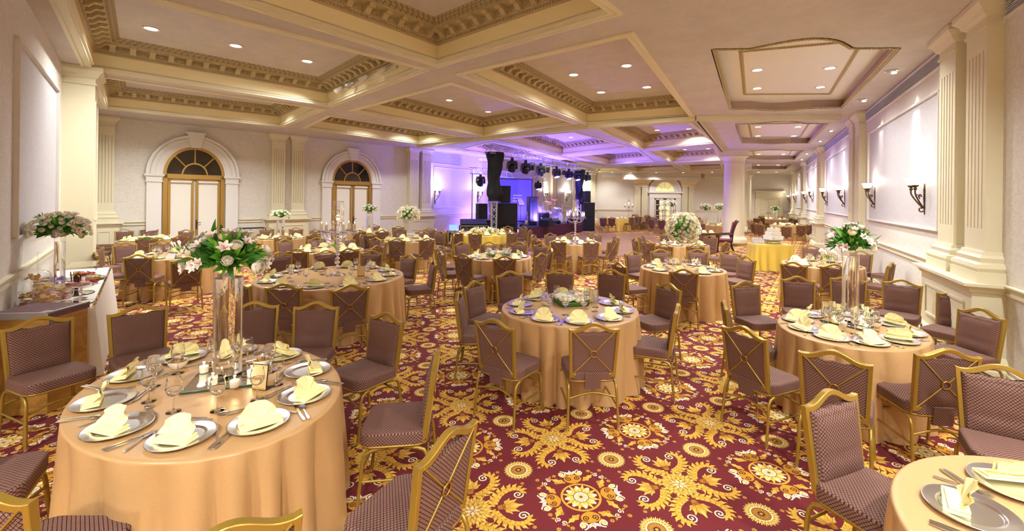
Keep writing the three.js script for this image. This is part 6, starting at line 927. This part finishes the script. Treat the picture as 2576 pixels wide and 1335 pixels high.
// ---------- spotlight track in the coffer ----------
{
  const q = coffers[1][1], a = q[1].clone().lerp(q[2], 0.2), b = q[1].clone().lerp(q[2], 0.82), d = b.clone().sub(a).normalize(), cen = q.reduce((s, p) => s.add(p), V(0, 0, 0)).multiplyScalar(0.25); let n = V(-d.z, 0, d.x); if (n.dot(cen.sub(a)) < 0) n.negate();
  const A = a.clone().add(n.clone().multiplyScalar(0.03)).setY(C + 0.2), B = b.clone().add(n.clone().multiplyScalar(0.03)).setY(C + 0.2), G = thing('spotlight_track', 'white rail carrying bright spotlights on the coffer side', 'light track', null);
  mesh('rail', bar(A, B, 0.04, 0.035), MT.white, G);
  [0.06, 0.3, 0.55, 0.86].forEach((k, i) => { const p = A.clone().lerp(B, k).add(n.clone().multiplyScalar(0.1)), T = thing('track_spotlight', ['white track spotlight at the lower end of the rail', 'dark turned track spotlight second on the rail', 'glowing track spotlight third on the rail', 'glowing track spotlight at the upper end of the rail'][i], 'spotlight', p); mesh('arm', rod(V(0, 0, 0), n.clone().multiplyScalar(-0.1), 0.012), MT.white, T); const f = n.clone().multiplyScalar(0.5).add(V(0, -0.6, 0)).add(d.clone().multiplyScalar(-0.7)).normalize(), Hd = part('head', T); aim(Hd, f.clone().negate(), 0); mesh('can', lathe([[0, 0.09], [0.035, 0.09], [0.05, 0.02], [0.07, -0.09], [0.072, -0.1]], 16), i === 1 ? MT.aluminium : MT.white, Hd); mesh('lens', cyl(0.066, 0.066, 0.01, 16, 0, -0.09, 0), MT.lampGlow, Hd);
    const L = new THREE.SpotLight(WARM, 10, 0, 0.7, 0.6, 2), lp = p.clone().add(f.clone().multiplyScalar(0.12)); L.position.copy(lp); L.target.position.copy(lp.clone().add(f.clone().multiplyScalar(4))); L.castShadow = true; L.name = 'track_spot'; scene.add(L, L.target); });
}
// ---------- cake table ----------
{
  const c = flat(P(1936, 612, TH)), w = 1.02, dd = 0.72, t = -0.12, G = thing('cake_table', 'square table under a yellow satin cloth carrying the wedding cake', 'table', c, t);
  const per = []; const hw = w / 2, hd = dd / 2; const N = 200; for (let i = 0; i < N; i++) { let s = i / N * 2 * (w + dd); let x, z, nx, nz; if (s < w) { x = -hw + s; z = hd; nx = 0; nz = 1; } else if (s < w + dd) { x = hw; z = hd - (s - w); nx = 1; nz = 0; } else if (s < 2 * w + dd) { x = hw - (s - w - dd); z = -hd; nx = 0; nz = -1; } else { x = -hw; z = -hd + (s - 2 * w - dd); nx = -1; nz = 0; } per.push([x, z, nx, nz, s]); }
  mesh('tablecloth', surf((u, v) => { if (v < 0.01) return [0, TH, 0]; const p = per[Math.round(u * N) % N], k = Math.max(0, (v - 0.2) / 0.8), f = 0.045 * k * Math.sin(p[4] * 26 + 1.5 * Math.sin(p[4] * 5)); const q = v < 0.15 ? v / 0.15 : 1, o = k * 0.05 + f; return [p[0] * q + p[2] * o, v < 0.19 ? TH : TH * (1 - k) + 0.004 * k, p[1] * q + p[3] * o]; }, N, 14), MT.yellowCloth, G);
  mesh('tabletop', box(w - 0.04, 0.025, dd - 0.04, 0, TH - 0.018, 0), MT.ply, G);
  const top = V(c.x + 0.1, TH + 0.004, c.z), st = thing('cake_stand', 'silver footed cake stand on the yellow table', 'cake stand', top); mesh('plateau', lathe([[0, 0.09], [0.26, 0.09], [0.265, 0.105], [0, 0.11]], 28), MT.silver, st); mesh('foot', lathe([[0, 0], [0.22, 0], [0.2, 0.03], [0.21, 0.09], [0, 0.09]], 28), MT.silver, st);
  const ck = thing('wedding_cake', 'three tier white square wedding cake topped with green flowers', 'cake', top.clone().add(V(0, 0.112, 0)), 0.1);
  [[0.38, 0, 0.12], [0.31, 0.12, 0.11], [0.24, 0.23, 0.11]].forEach(([s, y, h]) => { const T = mesh('tier', rbox(s, h, s, 0.012, 0, y + h / 2, 0), MT.icing, ck); mesh('ribbon', box(s + 0.004, 0.02, s + 0.004, 0, y + 0.012, 0), MT.white, T); });
  for (let i = 0; i < 7; i++) { const m = mesh('sugar_flower', roseSmall, i % 2 ? MT.roseW : MT.leafB, ck), a = i * 0.9; m.position.set(Math.cos(a) * (i ? 0.06 : 0), 0.34, Math.sin(a) * (i ? 0.06 : 0)); } for (const [x, y, z] of [[0.12, 0.3, 0.13], [-0.15, 0.18, 0.17], [0.18, 0.08, 0.2], [-0.12, 0.06, 0.2]]) { const m = mesh('sugar_flower', roseSmall, MT.roseW, ck); m.position.set(x, y, z); aim(m, V(0, 0.3, 1), 0); m.scale.setScalar(0.7); }
  const r = rng(3); for (let i = 0; i < 9; i++) { const g = thing('favour_box', 'small white favour box with lilac ribbon beside the cake', 'box', V(c.x - 0.42 + (i % 3) * 0.1, TH + 0.004 + Math.floor(i / 6) * 0.072, c.z - 0.12 + Math.floor((i % 6) / 3) * 0.13), (r() - 0.5) * 0.1, 'favour boxes beside the cake'); mesh('carton', rbox(0.085, 0.07, 0.085, 0.004, 0, 0.035, 0), MT.white, g); mesh('ribbon', merge([box(0.087, 0.072, 0.014, 0, 0.035, 0), box(0.014, 0.072, 0.087, 0, 0.035, 0), sph(0.014, 0, 0.076, 0)]), std({ color: 0xbba8d8, roughness: 0.5 }), g); }
}
// ---------- armchair and low table beside the column ----------
{
  const p = DP(1824, 17.2), G = thing('carved_armchair', 'dark wood armchair with red seat and tall curved back beside the column', 'armchair', p, -1.9);
  mesh('seat', rbox(0.56, 0.12, 0.52, 0.03, 0, 0.44, 0), MT.redSeat, G); mesh('backrest', at(rbox(0.46, 0.62, 0.07, 0.03), 0, 0.88, -0.27, -0.22), MT.redSeat, G);
  mesh('back_frame', merge([tube([[-0.27, 0.4, -0.24], [-0.27, 0.8, -0.28], [-0.26, 1.15, -0.4], [-0.24, 1.22, -0.47]], 0.028, 12, 6), tube([[0.27, 0.4, -0.24], [0.27, 0.8, -0.28], [0.26, 1.15, -0.4], [0.24, 1.22, -0.47]], 0.028, 12, 6), tube([[-0.26, 1.15, -0.38], [0, 1.24, -0.42], [0.26, 1.15, -0.38]], 0.03, 10, 6)]), MT.darkWood, G);
  for (const s of [-1, 1]) { mesh('armrest', tube([[s * 0.28, 0.72, -0.26], [s * 0.31, 0.7, 0.0], [s * 0.31, 0.66, 0.22], [s * 0.3, 0.42, 0.24]], 0.025, 12, 6), MT.darkWood, G); mesh('leg', tube([[s * 0.26, 0.4, 0.22], [s * 0.28, 0.2, 0.26], [s * 0.26, 0, 0.25]], 0.026, 8, 6), MT.darkWood, G); mesh('leg', tube([[s * 0.26, 0.4, -0.22], [s * 0.26, 0.2, -0.26], [s * 0.27, 0, -0.34]], 0.026, 8, 6), MT.darkWood, G); }
  const T = thing('low_table', 'dark wood table beside the red armchair', 'table', DP(1772, 17.0), 0.2); mesh('tabletop', box(0.9, 0.05, 0.6, 0, 0.72, 0), MT.darkWood, T); for (const [x, z] of [[-1, -1], [1, -1], [1, 1], [-1, 1]]) mesh('leg', box(0.06, 0.7, 0.06, x * 0.4, 0.35, z * 0.25), MT.darkWood, T);
  for (let i = 0; i < 3; i++) { const n = mesh('napkin', W.napkins[i], MT.napkin); tag(n, 'pale napkin on the dark wood table beside the armchair', 'napkin', 'napkins on the dark wood table'); const q = DP(1772, 17.0, 0.746); n.position.set(q.x - 0.28 + i * 0.28, 0.746, q.z); }
}
// ---------- things along the door wall ----------
{
  const G = thing('serving_table', 'small round burgundy covered table before the first pilasters', 'table', flat(P(592, 584, 0.78))); mesh('tablecloth', clothGeo(0.42, 0.78, 5, 80, 9, 0.03), MT.burgundyCloth, G); mesh('tray', lathe([[0, 0.785], [0.2, 0.785], [0.21, 0.8]], 20), MT.silver, G);
  const B = thing('folding_rack', 'black folding rack with red shelf by the wall', 'rack', flat(P(632, 606, 0.4)), turnOf(nD)); mesh('frame', merge([-0.4, 0.4].flatMap((x) => [rod(V(x, 0, 0.15), V(x, 0.85, 0.15), 0.018), rod(V(x, 0, -0.15), V(x, 0.85, -0.15), 0.018), rod(V(x, 0.85, -0.15), V(x, 0.85, 0.15), 0.018)]).concat([rod(V(-0.4, 0.85, 0.15), V(0.4, 0.85, 0.15), 0.018), rod(V(-0.4, 0.85, -0.15), V(0.4, 0.85, -0.15), 0.018)])), MT.black, B); mesh('shelf', box(0.84, 0.03, 0.32, 0, 0.6, 0), MT.redSeat, B);
  const S = thing('wall_switch', 'small white switch plate right of the second arched door', 'switch', onWall(958, 540, DW1, DW2).add(nD.clone().multiplyScalar(0.005)), turnOf(nD)); mesh('plate', rbox(0.09, 0.14, 0.012, 0.004, 0, 0, 0.004), MT.white, S); mesh('rocker', box(0.035, 0.06, 0.01, 0, 0, 0.012), MT.ceramic, S);
  const K = thing('stacked_frame', 'chrome chair frame in the corner by the fluted pilaster', 'frame', flat(P(232, 622, 0.3)), 0.6); mesh('tubes', merge([0, 0.12].map((z) => tube([[-0.25, 0, z], [-0.25, 0.75, z], [0, 0.86, z], [0.25, 0.75, z], [0.25, 0, z]], 0.014, 20, 6))), MT.chrome, K);
}
// ---------- buffet ----------
{
  const near = P(196, 776, TH), far = P(255, 673, TH), dir = far.clone().sub(near).setY(0), L = dir.length(); dir.normalize(); let n = V(-dir.z, 0, dir.x); if (n.x < 0) n.negate();   // n points to the hall
  const depth = 0.6, a = flat(near).add(n.clone().multiplyScalar(0.1)), G = thing('buffet_table', 'long buffet table with pleated white skirt along the wall', 'table', a, Math.atan2(n.x, n.z));
  // local: +z to the hall, x along the table
  const ax = V(1, 0, 0).applyAxisAngle(V(0, 1, 0), Math.atan2(n.x, n.z)), sg = ax.dot(dir) > 0 ? 1 : -1;
  mesh('tabletop', rbox(L, 0.03, depth, 0.008, sg * L / 2, TH - 0.015, -depth / 2), MT.whiteCloth, G);
  mesh('skirt', surf((u, v) => { const s = u * (L + depth), k = v, wv = 0.01 + 0.02 * (1 + Math.sin(s * 44 + Math.sin(s * 9))) * (0.35 + 0.65 * k); return s < depth ? [-sg * (0.004 + wv + 0.04 * k), (TH - 0.02) * (1 - k) + 0.004, -depth + s] : [sg * (s - depth), (TH - 0.02) * (1 - k) + 0.004, 0.008 + wv + 0.05 * k]; }, 300, 4), MT.whiteCloth, G);
  const on = (s, b, y = 0) => a.clone().add(dir.clone().multiplyScalar(s)).add(n.clone().multiplyScalar(-b * 0.78)).setY(TH + 0.003 + y);
  // plywood cabinet with speckled top
  const cb = V(-4.36, 0, -4.16), Cb = thing('plywood_cabinet', 'plywood service cabinet with speckled top and metal edges', 'cabinet', cb, 0.15);
  mesh('body', uvBox(box(0.48, 0.86, 0.42, -0.24, 0.43, 0), 0.8), MT.ply, Cb); mesh('top', uvBox(box(0.5, 0.05, 0.44, -0.24, 0.885, 0), 0.5), MT.speck, Cb); mesh('metal_edge', merge([box(0.5, 0.012, 0.03, -0.24, 0.914, 0.21), box(0.5, 0.05, 0.006, -0.24, 0.885, 0.224), box(0.03, 0.012, 0.44, 0.0, 0.914, 0), box(0.006, 0.3, 0.03, 0.005, 0.76, 0.2)]), MT.aluminium, Cb); mesh('corner_plate', box(0.09, 0.006, 0.09, -0.04, 0.915, 0.17), MT.aluminium, Cb);
  for (const [s, b, r, l] of [[0.32, 0.25, 0.2, 'nearest the plywood cabinet'], [1.0, 0.3, 0.2, 'under the cookie stand'], [2.3, 0.3, 0.22, 'under the green salad tray']]) { const m = thing('round_mirror', 'round mirror plate on the buffet ' + l, 'mirror', on(s, b)); mesh('mirror_face', lathe([[0, 0.008], [r, 0.008], [r, 0.006]], 36), MT.mirror, m); mesh('rim', lathe([[0, 0], [r + 0.004, 0], [r + 0.006, 0.006], [r, 0.009]], 36), MT.black, m); }
  const stand = (p, label, col, n0, rich) => { const t = thing('glass_stand', label, 'cake stand', p); mesh('pedestal', lathe([[0, 0], [0.06, 0], [0.06, 0.006], [0.012, 0.02], [0.014, 0.08], [0.02, 0.13], [0.03, 0.14], [0, 0.14]], 20), MT.crystal, t); mesh('dish', lathe([[0, 0.14], [0.12, 0.145], [0.14, 0.165], [0.137, 0.167], [0.118, 0.15], [0, 0.146]], 28), MT.glass, t); const r = rng(n0), m = std({ color: col, roughness: 0.6 }); for (let i = 0; i < 22; i++) { const q = Math.sqrt(r()) * 0.1, an = r() * 6.28, c = mesh('cookie', W.cookie, m, t); c.position.set(Math.cos(an) * q, 0.152 + r() * 0.035, Math.sin(an) * q); c.rotation.set((r() - 0.5) * 0.8, r() * 3, (r() - 0.5) * 0.8); } return t; };
  W.cookie = at(new THREE.CylinderGeometry(0.032, 0.034, 0.012, 12), 0, 0, 0);
  stand(on(0.55, 0.16, 0.012), 'glass pedestal stand of pink cookies beside the plywood cabinet', 0xd9a2a0, 5); stand(on(1.25, 0.52), 'glass pedestal stand of lilac wrapped sweets', 0xb59ad6, 6); stand(on(1.55, 0.22), 'low glass pedestal stand of red candies', 0xb4483c, 8);
  { const t = thing('breadstick_tumbler', 'glass tumbler of dark red meat sticks with yellow tips', 'glass', on(1.28, 0.28)); mesh('glass_wall', lathe([[0, 0], [0.05, 0], [0.062, 0.15], [0.06, 0.15], [0.048, 0.006]], 22), MT.glass, t); const r = rng(2), mm = std({ color: 0x5a1410, roughness: 0.4 }), yy = std({ color: 0xe2b53a, roughness: 0.5 }); for (let i = 0; i < 22; i++) { const an = r() * 6.28, q = r() * 0.035, b0 = V(Math.cos(an) * q, 0.008, Math.sin(an) * q), b1 = V(Math.cos(an) * (q + 0.02 * r()) * 1.3, 0.17 + r() * 0.05, Math.sin(an) * (q + 0.02 * r()) * 1.3), m = mesh('stick', rod(b0, b1, 0.006, 6), mm, t); mesh('tip', rod(b1, b1.clone().add(b1.clone().sub(b0).normalize().multiplyScalar(0.02)), 0.0065, 6), yy, m); } }
  { const t = thing('dip_bowl', 'red glass bowl of dip beside the cookie stands', 'bowl', on(1.75, 0.12)); mesh('dish', at(W.bowl.clone(), 0, 0, 0, 0, 0, 0, 1.3), std({ color: 0xa04034, roughness: 0.2 }), t); mesh('dip', cyl(0.068, 0.06, 0.01, 18, 0, 0.056, 0), std({ color: 0xb83a24, roughness: 0.4 }), t); }
  { const t = thing('salad_tray', 'tray of green cucumber and orange pepper slices', 'tray', on(2.15, 0.2, 0.012)); mesh('tray', lathe([[0, 0.0], [0.17, 0.0], [0.19, 0.02], [0.185, 0.022], [0, 0.006]], 28), MT.silver, t); const r = rng(6), gm = std({ color: 0xc8dc8c, roughness: 0.5 }), om = std({ color: 0xe88a4a, roughness: 0.5 }); for (let i = 0; i < 44; i++) { const q = Math.sqrt(r()) * 0.14, an = r() * 6.28, m = mesh('slice', W.cookie, Math.cos(an) > -0.2 ? gm : om, t); m.position.set(Math.cos(an) * q, 0.02 + r() * 0.03, Math.sin(an) * q); m.rotation.set(r() * 1.2, r() * 3, r()); m.scale.setScalar(0.6); } }
  // clear tubs of pastries in stacks
  const cols = [0xe0b878, 0xd88c70, 0xe6c878, 0xcfa050, 0xd9a890]; let k = 0; const rr = rng(14);
  for (const [s, b, hN] of [[0.35, 0.5, 3], [0.62, 0.56, 3], [0.9, 0.6, 3], [0.45, 0.66, 2], [0.75, 0.36, 2], [1.15, 0.64, 2], [1.4, 0.62, 2], [1.65, 0.6, 2], [0.18, 0.42, 2]]) for (let h = 0; h < hN; h++) { const t = thing('pastry_tub', 'clear plastic tub of small pastries stacked on the buffet', 'food tub', on(s, b, h * 0.085), rr() * 3, 'pastry tubs stacked on the buffet'); mesh('tub', lathe([[0, 0], [0.075, 0], [0.09, 0.055], [0.092, 0.06], [0.07, 0.08], [0, 0.082]], 18), MT.acrylic, t); const m = std({ color: cols[k++ % 5], roughness: 0.7 }); for (let i = 0; i < 9; i++) { const an = i * 0.75, q = i ? 0.045 : 0, c = mesh('pastry', W.cookie, m, t); c.position.set(Math.cos(an) * q, 0.018 + (i % 3) * 0.016, Math.sin(an) * q); c.rotation.set((rr() - 0.5), rr() * 3, rr() - 0.5); c.scale.setScalar(0.85); } }
  const bag = (s, b, y, col, l) => { const t = thing('treat_bag', l, 'treat bag', on(s, b, y)); const r = rng(Math.round(s * 90)); mesh('wrap', surf((u, v) => { const an = u * 6.283, q = 0.11 * Math.sin(Math.PI * (0.12 + v * 0.82)) * (1 + 0.12 * Math.sin(an * 5 + v * 9) + 0.08 * Math.sin(an * 11)); return [Math.cos(an) * q * 1.3, 0.14 * v, Math.sin(an) * q]; }, 26, 8), MT.acrylic, t); const m = std({ color: col, roughness: 0.6 }); for (let i = 0; i < 14; i++) { const c = mesh('sweet', W.cookie, m, t), an = r() * 6.28, q = r() * 0.07; c.position.set(Math.cos(an) * q * 1.2, 0.02 + r() * 0.06, Math.sin(an) * q); c.rotation.set(r() * 2, r() * 3, r() * 2); c.scale.setScalar(0.6); } };
  bag(1.0, 0.45, 0.0, 0xc9a0e0, 'lilac wrapped treat bag beside the meat sticks'); bag(0.5, 0.62, 0.26, 0xe8c070, 'golden treat bag on the tallest tub stack'); bag(1.45, 0.42, 0.0, 0xb890dc, 'purple wrapped treat bag behind the meat sticks'); bag(0.62, 0.42, 0.0, 0xe09a80, 'orange treat bag among the pastry tubs');
  { const t = thing('sneeze_guard', 'clear acrylic screen standing on the buffet', 'screen', on(2.2, 0.42), Math.atan2(n.x, n.z)); mesh('panel', box(0.7, 0.22, 0.006, 0, 0.11, 0.25), MT.acrylic, t); mesh('panel', box(0.006, 0.22, 0.3, -0.35, 0.11, 0.1), MT.acrylic, t); mesh('panel', box(0.006, 0.22, 0.3, 0.35, 0.11, 0.1), MT.acrylic, t); mesh('panel', box(0.7, 0.006, 0.3, 0, 0.22, 0.1), MT.acrylic, t); }
  const vb = DP(152, 5.3, TH + 0.003); tall(vb, 'wide dome of cream roses on a glass vase over the buffet', { seed: 37, r: 0.05, h: 0.72, rx: 0.285, ry: 0.21, leaves: 270, roses: 80, lilies: 26, rich: true, low: -0.35, size: 0.9, roseScale: 0.8 });
  const v2 = on(1.35, 0.62); const G2 = thing('glass_hurricane', 'empty tall glass cylinder behind the buffet bouquet', 'vase', v2); cylVase(G2, 0.08, 0.5, 0.1);
}
renderer.render(scene, camera);
